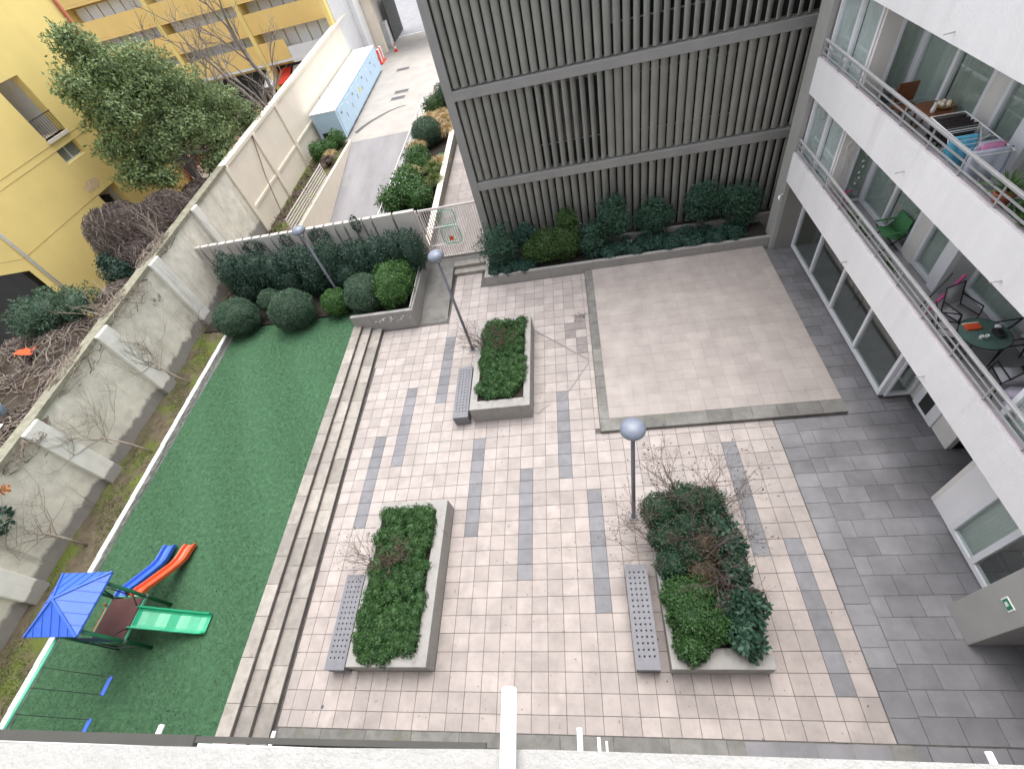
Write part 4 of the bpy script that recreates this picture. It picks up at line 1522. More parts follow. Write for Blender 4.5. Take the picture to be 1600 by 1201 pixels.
def slide_path(x0, y0, x1, y1, prof):
    return [(x0 + (x1 - x0) * t, y0 + (y1 - y0) * t, z) for t, z in prof]


sp = [(0, 1.33), (.07, 1.32), (.13, 1.27), (.20, 1.17), (.45, .86), (.62, .66), (.72, .585), (.80, .56), (.92, .54), (1.0, .50)]
trough(slide_path(-5.12, 2.36, -5.02, 4.05, sp), (1, 0), .30, .13, 'red_slide', 'redp')
trough(slide_path(-5.62, 2.36, -5.75, 4.05, sp), (1, 0), .30, .13, 'blue_slide', 'blue')
sg = [(0, 1.33), (.07, 1.31), (.16, 1.22), (.28, 1.08), (.36, 1.03), (.44, .96), (.55, .80), (.62, .76), (.70, .69), (.84, .54), (.93, .50), (1.0, .49)]
trough(slide_path(-4.84, 1.83, -3.30, 1.83, sg), (0, 1), .46, .14, 'green_slide', 'greenp')
for pts in ([(-5.9, 2.38, 1.4), (-5.75, 2.42, 1.95), (-5.45, 2.42, 1.97), (-5.3, 2.38, 1.4)],
            [(-5.3, 2.38, 1.4), (-5.2, 2.42, 1.8), (-4.95, 2.42, 1.8), (-4.86, 2.38, 1.4)],
            [(-4.84, 2.3, 1.75), (-4.84, 2.1, 1.5), (-4.84, 2.08, 1.38)],
            [(-4.84, 1.32, 1.75), (-4.84, 1.52, 1.5), (-4.84, 1.56, 1.38)],
            [(-5.93, 2.3, 2.0), (-5.93, 1.3, 2.0)], [(-5.93, 2.3, 1.75), (-5.93, 1.3, 1.75)]):
    MB().tube(pts, .016, 6).build('grab_rail', M['bsteel'], pg, smooth=True)
for k in range(4):
    z = .62 + k * .21
    x = -6.35 + k * .10
    MB().box(x - .02, x + .12, 1.5, 2.1, z, z + .03).build('ladder_rung', M['redp'], pg, bevel=.008)
for y in (1.47, 2.13):
    MB().bar((-6.45, y, Z), (-5.9, y, 1.5), .035).build('ladder_side', M['redp'], pg)
MB().box(-5.87, -4.92, 1.25, 1.28, 1.38, 1.80).build('roof_shade_panel', M['navy_shade'], pg, bevel=.006)  # navy sheet painting the shade under the roof
MB().tube([(-5.9, 1.27, 1.2), (-5.5, 1.2, .9), (-4.9, 1.27, .75)], .012, 6).build('rope', M['bench'], pg)
MB().tube([(-5.5, 1.3, 2.50), (-5.5, -1.4, 2.50)], .038, 12).build('swing_bar', M['tsteel'], pg, smooth=True)
for s in (-1, 1):
    MB().tube([(-5.5, -1.35, 2.5), (-5.5 + s * .9, -1.5, Z)], .035, 10).build('swing_leg', M['gsteel'], pg, smooth=True)
for yc in (.36, -.52):
    MB().box(-5.30, -5.18, yc - .21, yc + .21, .84, .87).build('swing_seat', M['blue'], pg, bevel=.012)
    for s in (-1, 1):
        MB().tube([(-5.5, yc + s * .2, 2.47), (-5.36, yc + s * .19, 1.6), (-5.25, yc + s * .19, .86)], .008, 5).build('swing_chain', M['chain'], pg)

# ------------------------------------------------------------------ transformer container, cones, barrier
cb = thing('equipment_container', (-10, 42, 0), 'long pale blue equipment container with white roof against the boundary wall', 'container')


def xs(y):
    return -8.72 - (y - 34.7) * .042


yA, yB, hc = 34.75, 49.6, 2.0
m = MB()
m.add([(xs(yA), yA, .12), (xs(yB), yB, .12), (xs(yB), yB, hc), (xs(yA), yA, hc), (xs(yA) - 1.95, yA, .12), (xs(yB) - 1.95, yB, .12), (xs(yB) - 1.95, yB, hc), (xs(yA) - 1.95, yA, hc)],
      [(0, 1, 2, 3), (5, 4, 7, 6), (3, 2, 6, 7), (1, 5, 6, 2), (4, 0, 3, 7)])
m.build('body', M['bluebox'], cb)
m = MB()
m.add([(xs(yA) + .05, yA - .05, hc + .002), (xs(yB) + .05, yB + .05, hc + .002), (xs(yB) + .05, yB + .05, hc + .07), (xs(yA) + .05, yA - .05, hc + .07),
       (xs(yA) - 2.0, yA - .05, hc + .002), (xs(yB) - 2.0, yB + .05, hc + .002), (xs(yB) - 2.0, yB + .05, hc + .07), (xs(yA) - 2.0, yA - .05, hc + .07)],
      [(0, 1, 2, 3), (5, 4, 7, 6), (3, 2, 6, 7), (1, 5, 6, 2), (4, 0, 3, 7), (0, 4, 5, 1)])
m.build('roof', M['boxroof'], cb)
MB().box(xs(yA) - 1.7, xs(yA) - .3, yA - .02, yA - .002, .2, .7).build('vent', M['dwall'], cb)
for k in range(8):
    y0 = yA + .3 + k * 1.82
    d = MB().box(xs(y0 + .8) - .01, xs(y0) + .03, y0, y0 + 1.7, .25, 1.85).build('door', M['bluebox'], cb)
    MB().box(xs(y0) + .031, xs(y0) + .05, y0 + 1.5, y0 + 1.56, .9, 1.2).build('handle', M['room'], d)
    MB().box(xs(y0) + .031, xs(y0) + .04, y0 + .5, y0 + .8, 1.45, 1.6).build('label_plate', M['white'] if k % 2 else M['room'], d)
y0 = yA + .3 + 3 * 1.82
m = MB()
m.add([(xs(y0) + .045, y0 + .55, 1.0), (xs(y0) + .045, y0 + 1.05, 1.0), (xs(y0) + .045, y0 + .8, 1.42)], [(0, 1, 2)])
m.build('warning_sign', M['yel'], cb)
for k in range(3):
    MB().tube([(xs(yA) - 1.2 + .3 * (k % 2), yA + 1.2 + k * 1.1, hc + .07), (xs(yA) - 1.2 + .3 * (k % 2), yA + 1.2 + k * 1.1, hc + .75)], .035, 8).build('roof_vent', M['rail'], cb)


def cone(x, y, label):
    t = thing('traffic_cone', (x, y, 0), label, 'traffic cone', 'traffic cones by the gateway')
    MB().box(x - .2, x + .2, y - .2, y + .2, 0, .04).build('base', M['red'], t)
    MB().lathe([(.15, .04), (.115, .25)], 14, (x, y, 0)).build('lower_cone', M['red'], t, smooth=True)
    MB().lathe([(.115, .251), (.08, .47)], 14, (x, y, 0)).build('white_band', M['white'], t, smooth=True)
    MB().lathe([(.08, .471), (.03, .75)], 14, (x, y, 0)).build('upper_cone', M['red'], t, smooth=True)


cone(-9.0, 55.0, 'orange red traffic cone standing on the drive by the gateway')
br = thing('road_barrier', (-10.0, 52.5, 0), 'red and white plastic barrier behind the far end of the container', 'barrier')
for k in range(4):
    MB().box(-10.05, -9.85, 51.6 + k * .4, 51.99 + k * .4, .1, 1.15).build('barrier_panel', M['white'] if k % 2 else M['red'], br)
MB().box(-10.2, -9.7, 51.6, 53.2, 0, .1).build('barrier_foot', M['red'], br)

# ------------------------------------------------------------------ things on the balconies
F1, F2 = 3.28, 6.05
t = thing('round_wooden_table', (15.85, 10.75, F2), 'round dark wooden table on the upper balcony with fruit on it', 'table')
MB().lathe([(.02, .66), (.38, .665), (.40, .69), (.38, .70), (.02, .70)], 28, (15.85, 10.75, F2)).build('tabletop', M['wood'], t, smooth=True)
for k in range(3):
    a = k * 2.1 + .4
    MB().tube([(15.85 + .05 * math.cos(a), 10.75 + .05 * math.sin(a), F2 + .65), (15.85 + .16 * math.cos(a), 10.75 + .16 * math.sin(a), F2 + .35), (15.85 + .32 * math.cos(a), 10.75 + .32 * math.sin(a), F2)], .025, 7).build('leg', M['wood'], t)
t = thing('wooden_chair', (15.72, 11.55, F2), 'dark wooden chair beside the round wooden table', 'chair')
MB().box(15.5, 15.93, 11.35, 11.75, F2 + .42, F2 + .46).build('seat', M['wood'], t, bevel=.01)
MB().box(15.5, 15.93, 11.72, 11.76, F2 + .5, F2 + .92).build('backrest', M['wood'], t, bevel=.01)
for x in (15.53, 15.9):
    for y in (11.38, 11.73):
        MB().bar((x, y, F2), (x, y, F2 + .42), .035).build('leg', M['wood'], t)
t = thing('fruit_basket', (15.98, 10.72, F2 + .70), 'wicker basket with pale fruit on the round wooden table', 'basket')
MB().lathe([(.1, 0), (.17, .05), (.19, .09), (.17, .085), (.1, .02)], 18, (15.98, 10.72, F2 + .70)).build('basket', M['brass'], t, smooth=True)
for k in range(5):
    a = k * 1.26
    MB().ball((15.98 + .09 * math.cos(a), 10.72 + .09 * math.sin(a), F2 + .79), .05, 10, 6).build('fruit', M['cream'], t, smooth=True)
t = thing('water_jug', (15.7, 10.58, F2 + .70), 'small white jug at the edge of the round wooden table', 'jug')
MB().lathe([(.04, 0), (.05, .06), (.035, .13), (.03, .18), (.036, .2)], 14, (15.7, 10.58, F2 + .70)).build('jug_body', M['white'], t, smooth=True)

t = thing('drying_rack', (15.6, 9.2, F2), 'white wire clothes drying rack with clothes on the upper balcony', 'drying rack')
rx0, rx1, ry0, ry1, rz = 15.28, 15.92, 8.3, 9.95, F2 + .88
for p, q in (((rx0, ry0, rz), (rx1, ry0, rz)), ((rx1, ry0, rz), (rx1, ry1, rz + .05)), ((rx1, ry1, rz + .05), (rx0, ry1, rz + .05)), ((rx0, ry1, rz + .05), (rx0, ry0, rz)), ((rx0, 9.3, rz + .02), (rx1, 9.3, rz + .02))):
    MB().tube([p, q], .012, 6).build('frame_tube', M['white'], t)
for k in range(10):
    y = ry0 + .12 + k * .165
    MB().tube([(rx0, y, rz + .01), (rx1, y, rz + .01)], .005, 4).build('wire', M['white'], t)
for x in (rx0 + .03, rx1 - .03):
    MB().tube([(x, ry0 + .3, F2), (x, 9.3, rz)], .012, 6).build('leg', M['white'], t)
    MB().tube([(x, 9.7, F2), (x, 9.0, rz)], .012, 6).build('leg', M['white'], t)


def drape(name, label, cat, x0, x1, y, z, down1, down2, m_, w=.02, seed=0, group=None):
    """cloth folded over a line that runs along X at (y, z)"""
    rng = random.Random(seed)
    rows = []
    ph = rng.uniform(0, 6)
    prof = [(-.02 - .04 * k / 6, -down1 * (1 - k / 6)) for k in range(7)]
    prof = [(-.05, -down1), (-.045, -down1 * .6), (-.03, -down1 * .25), (-.012, -.03), (0, .012), (.012, -.03), (.03, -down2 * .25), (.045, -down2 * .6), (.055, -down2)]
    for q in range(13):
        x = x0 + (x1 - x0) * q / 12
        wv = .022 * math.sin(q * 1.3 + ph)
        rows.append([(x + .01 * math.sin(k + ph), y + a + wv * min(1, abs(b_) * 3), z + b_ + .03 * math.sin(q * .8 + ph) * min(1, abs(b_) * 2)) for k, (a, b_) in enumerate(prof)])
    o = MB().sheet(rows).build(name, M[m_], None, smooth=True)
    s = o.modifiers.new('thick', 'SOLIDIFY')
    s.thickness = .008
    tag(o, label, cat, group)
    return o


for k, lab in enumerate(('dark garment hung on the drying rack, next to the cyan towel', 'dark garment on the drying rack, second from the cyan towel',
                         'dark garment on the drying rack, second from its far end', 'dark garment hung at the far end of the drying rack')):
    drape('dark_garment', lab, 'clothing', 15.32, 15.9, 9.45 + k * .13, rz + .03, .35, .4, 'cloth_k', seed=k, group='dark clothes on the drying rack')
drape('cyan_towel', 'bright cyan towel hanging over the drying rack near the railing', 'towel', 15.24, 15.72, 9.05, rz + .02, .62, .5, 'cyan', seed=8)
drape('pale_sheet', 'pale blue white sheet draped over the near end of the drying rack', 'sheet', 15.26, 15.95, 8.42, rz + .02, .55, .6, 'sheet', seed=9)
drape('pale_sheet', 'folded pale cloth between the cyan towel and the pink cloth', 'sheet', 15.55, 15.92, 8.72, rz + .02, .25, .3, 'sheet', seed=12)
drape('pink_cloth', 'pink cloth lying over the pale sheet on the drying rack', 'cloth', 15.5, 15.9, 8.58, rz + .05, .2, .25, 'pink', seed=10)

t = thing('agave_pot', (15.22, 7.22, 6.55), 'spiky agave in a terracotta pot at the upper balcony railing', 'potted plant')
MB().lathe([(.11, 0), (.15, .24), (.165, .24), (.165, .28), (.14, .28), (.13, .2)], 20, (15.22, 7.22, 6.55)).build('pot', M['terra'], t, smooth=True)
for k in range(34):
    a = k * 2.4
    el = .25 + 1.05 * (k / 34)
    ln = .50 - .16 * (k / 34)
    d = Vector((math.cos(a) * math.cos(el), math.sin(a) * math.cos(el), math.sin(el)))
    s = Vector((-math.sin(a), math.cos(a), 0))
    c = Vector((15.22, 7.22, 6.85))
    pts = []
    for q in range(5):
        u = q / 4
        p = c + d * ln * u - Vector((0, 0, .10 * u * u * (1.2 - el)))
        wd = .030 * (1 - u) ** .6 + .002
        pts.append([p - s * wd + Vector((0, 0, .012 * (1 - u))), p, p + s * wd + Vector((0, 0, .012 * (1 - u)))])
    o = MB().sheet(pts).build('agave_leaf', LM['agave'], t)
t = thing('red_trough', (15.24, 6.1, 6.42), 'long red plastic trough with leafy plants on the upper balcony', 'potted plant')
MB().box(15.14, 15.36, 5.6, 6.6, 6.42, 6.62).build('trough', M['redp'], t, bevel=.01)
crown('leaves', [(15.24, 5.85, 6.78, .2, .3, .2), (15.25, 6.35, 6.74, .2, .28, .16)], 420, .12, LM['bush'], t, core=.5)
for k, (y, x) in enumerate(((6.68, 15.3),)):
    t2 = thing('leafy_pot', (x, y + .15, 6.42), 'small leafy plant in a pot between the agave and the red trough', 'potted plant')
    MB().lathe([(.07, 0), (.1, .18), (.1, .2)], 14, (x, y + .15, 6.42)).build('pot', M['terra'], t2, smooth=True)
    crown('leaves', [(x, y + .15, 6.72, .14, .14, .14)], 160, .1, LM['bush'], t2, core=.4)
t = thing('grey_buckets', (15.55, 12.25, F2), 'stack of grey tubs beside the sliding door of the upper balcony', 'bucket')
MB().lathe([(.13, 0), (.16, .3), (.17, .31), (.15, .31), (.12, .03)], 18, (15.6, 12.3, F2)).build('bucket', M['rail'], t, smooth=True)
MB().lathe([(.10, 0), (.13, .28), (.14, .29), (.12, .29), (.09, .03)], 18, (15.62, 12.3, F2 + .3)).build('bucket', M['bench'], t, smooth=True)
t = thing('ochre_box', (15.35, 11.5, F2), 'ochre wooden box low behind the upper railing', 'box')
MB().box(15.2, 15.45, 11.55, 12.05, F2, F2 + .34).build('box_body', M['brass'], t, bevel=.01)
for k in range(5):
    t = thing('storage_bin', (15.4, 10.2, F2), ('black bin behind the upper railing, next to the ochre box', 'brown bin behind the upper railing, second from the ochre box', 'black bin behind the upper railing in front of the round table', 'brown bin behind the upper railing just past the round table', 'black bin behind the upper railing nearest the drying rack')[k], 'bin', 'dark bins behind the upper railing')
    y = 11.35 - k * .42
    MB().box(15.17, 15.42, y - .17, y + .17, F2, F2 + .28 + .05 * (k % 3)).build('bin_body', M['bsteel' if k % 2 else 'wood'], t, bevel=.02)

# lower balcony
t = thing('green_armchair', (16.0, 10.5, F1), 'green canvas folding armchair on the lower balcony', 'chair')
m = MB().sheet([[(15.75, 10.2, F1 + .42), (15.75, 10.8, F1 + .42)], [(16.0, 10.2, F1 + .36), (16.0, 10.8, F1 + .36)], [(16.15, 10.2, F1 + .40), (16.15, 10.8, F1 + .40)]])
m.build('seat', M['gchair'], t, smooth=True).modifiers.new('s', 'SOLIDIFY').thickness = .02
m = MB().sheet([[(16.14, 10.2, F1 + .40), (16.14, 10.8, F1 + .40)], [(16.2, 10.2, F1 + .66), (16.2, 10.8, F1 + .66)], [(16.23, 10.22, F1 + .86), (16.23, 10.78, F1 + .86)]])
m.build('backrest', M['gchair'], t, smooth=True).modifiers.new('s', 'SOLIDIFY').thickness = .02
for y in (10.18, 10.82):
    MB().bar((15.72, y, F1), (16.2, y, F1 + .5), .025).build('leg', M['bsteel'], t)
    MB().bar((16.15, y, F1), (15.74, y, F1 + .5), .025).build('leg', M['bsteel'], t)
    MB().bar((15.7, y, F1 + .58), (16.2, y, F1 + .6), .05, .025).build('armrest', M['gchair'], t)
t = thing('pink_scooter', (15.65, 12.2, F1), 'magenta toy scooter lying on the lower balcony floor', 'toy')
MB().box(15.5, 15.62, 11.8, 12.35, F1 + .05, F1 + .09).build('footboard', M['mag'], t, bevel=.01)
MB().tube([(15.56, 12.3, F1 + .08), (15.66, 12.45, F1 + .55)], .02, 8).build('stem', M['mag'], t)
MB().tube([(15.52, 12.45, F1 + .55), (15.8, 12.45, F1 + .55)], .016, 8).build('handlebar', M['mag'], t)
for y in (11.84, 12.32):
    MB().tube([(15.54, y, F1 + .05), (15.58, y, F1 + .05)], .05, 10).build('wheel', M['bsteel'], t)
for k, (x, y, h, m_) in enumerate(((15.3, 11.35, .3, 'bsteel'), (15.32, 10.7, .25, 'wood'), (15.3, 9.3, .32, 'bsteel'), (15.34, 8.95, .22, 'brass'))):
    t = thing('flower_pot', (x, y, F1), ('dark pot behind the lower railing near the scooter', 'brown pot behind the lower railing near the green armchair',
                                         'dark pot behind the lower railing below the curtained window', 'ochre pot behind the lower railing beside the white pillar')[k], 'pot', 'pots behind the lower railing')
    MB().lathe([(.1, 0), (.15, h), (.16, h + .02), (.13, h + .02)], 14, (x, y, F1)).build('pot', M[m_], t, smooth=True)
    crown('leaves', [(x, y, F1 + h + .1, .16, .16, .13)], 110, .1, LM['bush'], t, core=.3)

t = thing('glass_table', (15.86, 6.38, F1), 'round green glass table with bottles and cloth on the lower balcony', 'table')
cx_, cy_ = 15.86, 6.38
MB().lathe([(.01, .70), (.44, .70), (.45, .71), (.44, .72), (.01, .72)], 32, (cx_, cy_, F1)).build('tabletop', M['tglass'], t, smooth=False)
MB().tube([(cx_ + .45 * math.cos(a * .2), cy_ + .45 * math.sin(a * .2), F1 + .71) for a in range(33)], .012, 6).build('rim', M['bsteel'], t)
for k in range(4):
    a = k * 1.571 + .6
    MB().tube([(cx_ + .4 * math.cos(a), cy_ + .4 * math.sin(a), F1), (cx_ + .36 * math.cos(a), cy_ + .36 * math.sin(a), F1 + .7)], .014, 6).build('leg', M['bsteel'], t)
t = thing('orange_packet', (cx_ - .12, cy_ + .22, F1 + .72), 'orange and red packet on the round glass table', 'packet')
MB().box(cx_ - .27, cx_ + .0, cy_ + .12, cy_ + .28, F1 + .721, F1 + .77).build('packet', M['redp'], t, bevel=.01)
MB().box(cx_ - .27, cx_ + .02, cy_ + .285, cy_ + .32, F1 + .721, F1 + .75).build('spoon', M['cream'], t)
t = thing('glass_tumblers', (cx_ - .1, cy_ - .15, F1 + .72), 'pair of small clear tumblers on the round glass table', 'glass')
for k in range(2):
    MB().lathe([(.03, 0), (.036, .09), (.03, .088), (.026, .01)], 14, (cx_ - .16 + k * .1, cy_ - .12, F1 + .722)).build('tumbler', M['sign_w'], t, smooth=True)
t = thing('crumpled_black_bag', (cx_ + .22, cy_ - .05, F1 + .72), 'crumpled black bag at the back of the round glass table', 'bag')
MB().ball((cx_ + .2, cy_ - .06, F1 + .77), .1, 9, 6, (1.2, 1.5, .6)).build('bag', M['bsteel'], t)
MB().ball((cx_ + .28, cy_ + .12, F1 + .76), .06, 9, 6, (1, 1, .7)).build('napkin', M['sign_w'], t)


def patio_chair(x, y, rz, label, pink=False):
    t = thing('patio_chair', (x, y, F1), label, 'chair', 'black framed patio chairs round the glass table')
    co, si = math.cos(rz), math.sin(rz)

    def P(u, v, z):
        return (x + u * co - v * si, y + u * si + v * co, F1 + z)
    m = MB().sheet([[P(-.23, -.22, .44), P(.23, -.22, .44)], [P(-.23, 0, .42), P(.23, 0, .42)], [P(-.23, .2, .43), P(.23, .2, .43)]])
    m.build('seat', M['mesh'], t, smooth=True).modifiers.new('s', 'SOLIDIFY').thickness = .012
    m = MB().sheet([[P(-.22, .23, .50), P(.22, .23, .50)], [P(-.22, .30, .75), P(.22, .30, .75)], [P(-.22, .36, .95), P(.22, .36, .95)]])
    m.build('backrest', M['mag' if pink else 'mesh'], t, smooth=True).modifiers.new('s', 'SOLIDIFY').thickness = .012
    for s in (-1, 1):
        MB().tube([P(s * .25, -.26, 0), P(s * .25, -.24, .44), P(s * .25, .2, .43), P(s * .24, .37, .98)], .016, 6).build('side_frame', M['bsteel'], t, smooth=True)
        MB().tube([P(s * .26, .26, 0), P(s * .25, .18, .43)], .016, 6).build('leg', M['bsteel'], t)
        MB().tube([P(s * .26, -.24, .44), P(s * .27, -.2, .66), P(s * .26, .28, .68)], .016, 6).build('armrest', M['bsteel'], t, smooth=True)
    MB().tube([P(-.24, .37, .98), P(.24, .37, .98)], .016, 6).build('top_bar', M['bsteel'], t)


patio_chair(15.98, 7.3, 0.35, 'patio chair with magenta back trim against the grey loggia wall')
patio_chair(15.5, 6.85, 1.2, 'patio chair between the round glass table and the railing')
patio_chair(15.98, 5.45, 3.0, 'patio chair with pale back on the near side of the round glass table')
patio_chair(16.48, 6.45, -1.5, 'patio chair behind the round glass table by the window')
t = thing('folded_stool', (15.95, 7.7, F1), 'folded magenta stool leaning on the grey loggia wall', 'stool')
MB().bar((15.5, 7.6, F1 + .05), (16.2, 7.95, F1 + .95), .05, .07).build('stool_leg', M['mag'], t)
MB().bar((15.45, 7.72, F1 + .3), (15.95, 8.0, F1 + 1.0), .03, .03).build('stool_leg', M['bsteel'], t)
t = thing('laundry_bag', (15.95, 4.95, F1), 'crumpled pale plastic laundry bag at the near end of the lower balcony', 'bag')
m = MB().ball((15.95, 4.95, F1 + .3), .28, 14, 9, (1, 1, 1.05))
m.v = [(x + .05 * math.sin(z * 21 + y * 13), y + .05 * math.sin(x * 19 + z * 11), z + .03 * math.sin(x * 23)) for x, y, z in m.v]
m.build('bag', M['plum'], t)
t = thing('wall_wreath', (15.42, 12.66, 5.1), 'pale ring ornament with long pendants on the beige wall of the lower bay', 'ornament')
MB().tube([(15.42 + .1 * math.cos(a * .3), 12.665, 5.1 + .12 * math.sin(a * .3)) for a in range(22)], .012, 5).build('ring', M['white'], t)
for k in range(4):
    MB().tube([(15.36 + k * .04, 12.665, 4.97), (15.36 + k * .04, 12.665, 4.5 - .12 * (k % 2))], .007, 4).build('pendant', M['white'], t)
t = thing('door_decals', (15.9, 12.65, 4.5), 'column of pale round decals on the glass door of the lower bay', 'decal')
for k in range(7):
    MB().tube([(15.88 + .05 * (k % 2), 12.648, 4.95 - k * .17), (15.88 + .05 * (k % 2), 12.644, 4.95 - k * .17)], .035, 12).build('decal', M['sign_w'], t)
t = thing('hanging_mobile', (16.7, 8.43, 4.9), 'small dark leaf ornament hanging on the grey loggia wall', 'ornament')
for k in range(7):
    MB().ball((16.65 + .13 * math.sin(k * 1.7), 8.43, 5.05 - k * .07), .035, 7, 5, (1, .3, 1)).build('ornament_leaf', M['dwall'], t)

# stools inside the glazed room
for k, (x, y) in enumerate(((16.7, 12.4), (16.9, 11.5))):
    t = thing('bar_stool', (x, y, .07), ('black stool inside the glazed ground floor room, farther one', 'black stool inside the glazed ground floor room, nearer one')[k], 'stool', 'stools in the glazed room')
    MB().box(x - .17, x + .17, y - .17, y + .17, .68, .72).build('seat', M['bsteel'], t)
    for i in (-1, 1):
        for j in (-1, 1):
            MB().bar((x + i * .2, y + j * .2, .07), (x + i * .13, y + j * .13, .68), .025).build('leg', M['bsteel'], t)
t = thing('white_screen', (16.6, 2.7, 0), 'pale whiteboard seen through the ground floor window by the grey pier', 'board')
MB().box(16.5, 16.55, 2.2, 3.0, .5, 1.5).build('board', M['sign_w'], t)

# camera on the pier, floor fittings
t = thing('security_camera', (15.0, 15.05, 2.0), 'small white security camera on the corner pier', 'camera')
MB().tube([(15.03, 15.12, 2.35), (14.9, 15.05, 2.33)], .02, 6).build('bracket', M['white'], t)
MB().tube([(14.92, 15.1, 2.3), (14.86, 14.95, 2.27)], .035, 10).build('housing', M['white'], t)
t = thing('wall_tag', (9.7, 16.1, .4), 'small white plant tag among the ivy of the long planter', 'tag')
MB().box(9.63, 9.83, 16.0, 16.02, .42, .72).build('tag_plate', M['white'], t)
t = thing('floor_drain', (0.64, -.07, 0), 'small round drain in the tiles at the near left of the plaza', 'drain')
MB().tube([(.42, .07, -.001), (.42, .07, .006)], .04, 14).build('drain_cover', M['grate'], t)
for k, (x, y, l) in enumerate(((7.2, 12.6, 'wet dark leaf heap by the platform edge on the pink tiles'),)):
    t = thing('leaf_litter', (x, y, 0), l, 'leaf litter')
    V = leaf_arrays(np.stack([NR.normal(x + .25, .12, 40), NR.normal(y, .12, 40), np.full(40, .01)], 1), np.tile([0, 0, 1.], (40, 1)), .07, k=.1, jit=.2)
    link('litter', leaf_mesh('litter', V, None, [LM['drylt']], W[t.name]), t, W[t.name])
# ------------------------------------------------------------------ clipped shrubs and hedge at the end of the lawn
def shrub(name, loc, label, cat, blobs, n, size, lm, group=None, stems=True, core=.78, **kw):
    t = thing(name, loc, label, cat, group)
    crown('foliage', blobs, n, size, LM[lm], t, core=core, **kw)
    if stems:
        m = MB()
        for x, y, z, a, b_, c in blobs[:3]:
            m.tube([(loc[0] + (x - loc[0]) * .3, loc[1] + (y - loc[1]) * .3, loc[2]), (x, y, z)], [.05, .02], 6)
        m.build('stem', M['trunk'], t)
    return t


bz = .5
shrub('ball_shrub', (-7.72, 14.35, bz), 'large clipped ball shrub at the corner of the lawn, next to the long wall', 'shrub', [(-7.62, 14.02, 1.15, .96, .90, .84)], 19000, .055, 'ball', 'clipped ball shrubs', lump=.05, depth=.16, core=.87)
shrub('ball_shrub', (-5.0, 14.35, bz), 'largest clipped ball shrub in the middle of the bed at the end of the lawn', 'shrub', [(-4.86, 14.0, 1.18, .99, .92, .84)], 20000, .055, 'ball', 'clipped ball shrubs', lump=.05, depth=.16, core=.87)
shrub('ball_shrub', (-6.45, 15.0, bz), 'small clipped ball shrub tucked between the two large ball shrubs', 'shrub', [(-6.28, 14.9, 1.1, .58, .52, .58)], 7000, .055, 'ball', 'clipped ball shrubs', lump=.04, depth=.12, core=.88)
shrub('ball_shrub', (-3.35, 14.55, bz), 'smaller bright clipped shrub between the largest ball and the corner shrubs', 'shrub', [(-2.98, 14.3, 1.0, .62, .6, .58)], 9000, .06, 'bush', 'clipped ball shrubs', lump=.07, depth=.18, core=.85)
shrub('dark_shrub', (-1.6, 14.55, bz), 'dark rounded shrub behind the concrete bed wall, left of the bright bush', 'shrub', [(-1.5, 14.3, 1.25, .86, .84, .82)], 14000, .06, 'ball', lump=.05, depth=.14, core=.88)
shrub('bright_bush', (-.3, 14.7, bz), 'bright green loose bush at the corner of the concrete bed', 'shrub', [(-.25, 14.35, 1.3, .80, .84, .80), (.05, 15.1, 1.2, .5, .8, .7), (-.5, 15.2, 1.2, .75, .7, .8)], 14000, .085, 'bush', lump=.12, depth=.25, core=.78)
hb = []
for k in range(13):
    x = -8.2 + k * .72
    hb.append((x, 16.1 + R_.uniform(-.15, .2), 1.55 + R_.uniform(-.12, .16) + (.14 if x < -3 else 0), .62, .75, 1.10 + R_.uniform(-.1, .12)))
hb += [(-7.6, 15.6, 1.1, .6, .5, .8), (-5.6, 15.8, 1.2, .8, .5, .8), (-2.6, 15.6, 1.2, .8, .5, .9), (-.6, 15.9, 1.2, .7, .6, .9), (-4.2, 15.7, 1.2, .7, .5, .8)]
shrub('dark_hedge', (-4, 16.1, bz), 'long dark green hedge in front of the beige plank fence', 'hedge', hb, 46000, .085, 'hedge', lump=.14, depth=.3, core=.76)
t = thing('climbing_sprig', (-4.9, 17.3, 2.2), 'leafy sprigs of the hedge climbing over the top of the plank fence', 'climber')
crown('foliage', [(-7.3, 17.3, 2.5, .55, .12, .35), (-3.9, 17.25, 2.55, .45, .14, .35), (-2.0, 17.3, 2.75, .2, .15, .4), (-5.6, 17.3, 2.55, .3, .1, .3)], 1500, .085, LM['hedge'], t, core=0)

# ------------------------------------------------------------------ plants in the long planter
nd = [(4.25, 16.0, 1.45, .78, .62, .85, 'nand', 'rounded green shrub at the gate end of the long planter'),
      (5.45, 16.45, 1.35, .5, .45, .6, 'ivy', 'dark blue green shrub behind the yellow green bush of the long planter'),
      (9.1, 16.35, 1.65, .62, .5, 1.0, 'nand', 'tall feathery shrub with red tips near the middle of the long planter'),
      (8.2, 16.1, 1.05, .55, .5, .6, 'nand', 'low feathery shrub just left of the tall one in the long planter'),
      (10.75, 16.45, 1.35, .7, .45, .72, 'nand', 'reddish feathery shrub right of the middle of the long planter'),
      (12.7, 16.45, 1.75, .75, .5, .75, 'nand', 'blue green feathery shrub with bright top in the right half of the long planter'),
      (14.1, 16.4, 1.3, .8, .5, .85, 'nand', 'dark feathery shrub with red leaves at the right end of the long planter')]
for x, y, z, a, b_, c, lm, lab in nd:
    bl = [(x, y, z, a, b_, c)]
    for q in range(4):
        bl.append((x + R_.uniform(-.7, .7) * a, y + R_.uniform(-.5, .3) * b_, z + R_.uniform(-.6, .75) * c, a * .55, b_ * .6, c * .42))
    shrub('planter_shrub', (x, y, .4), lab, 'shrub', bl, 4200, .10, lm, 'shrubs in the long planter', lump=.25, depth=.5, core=.45, aspect=.42)
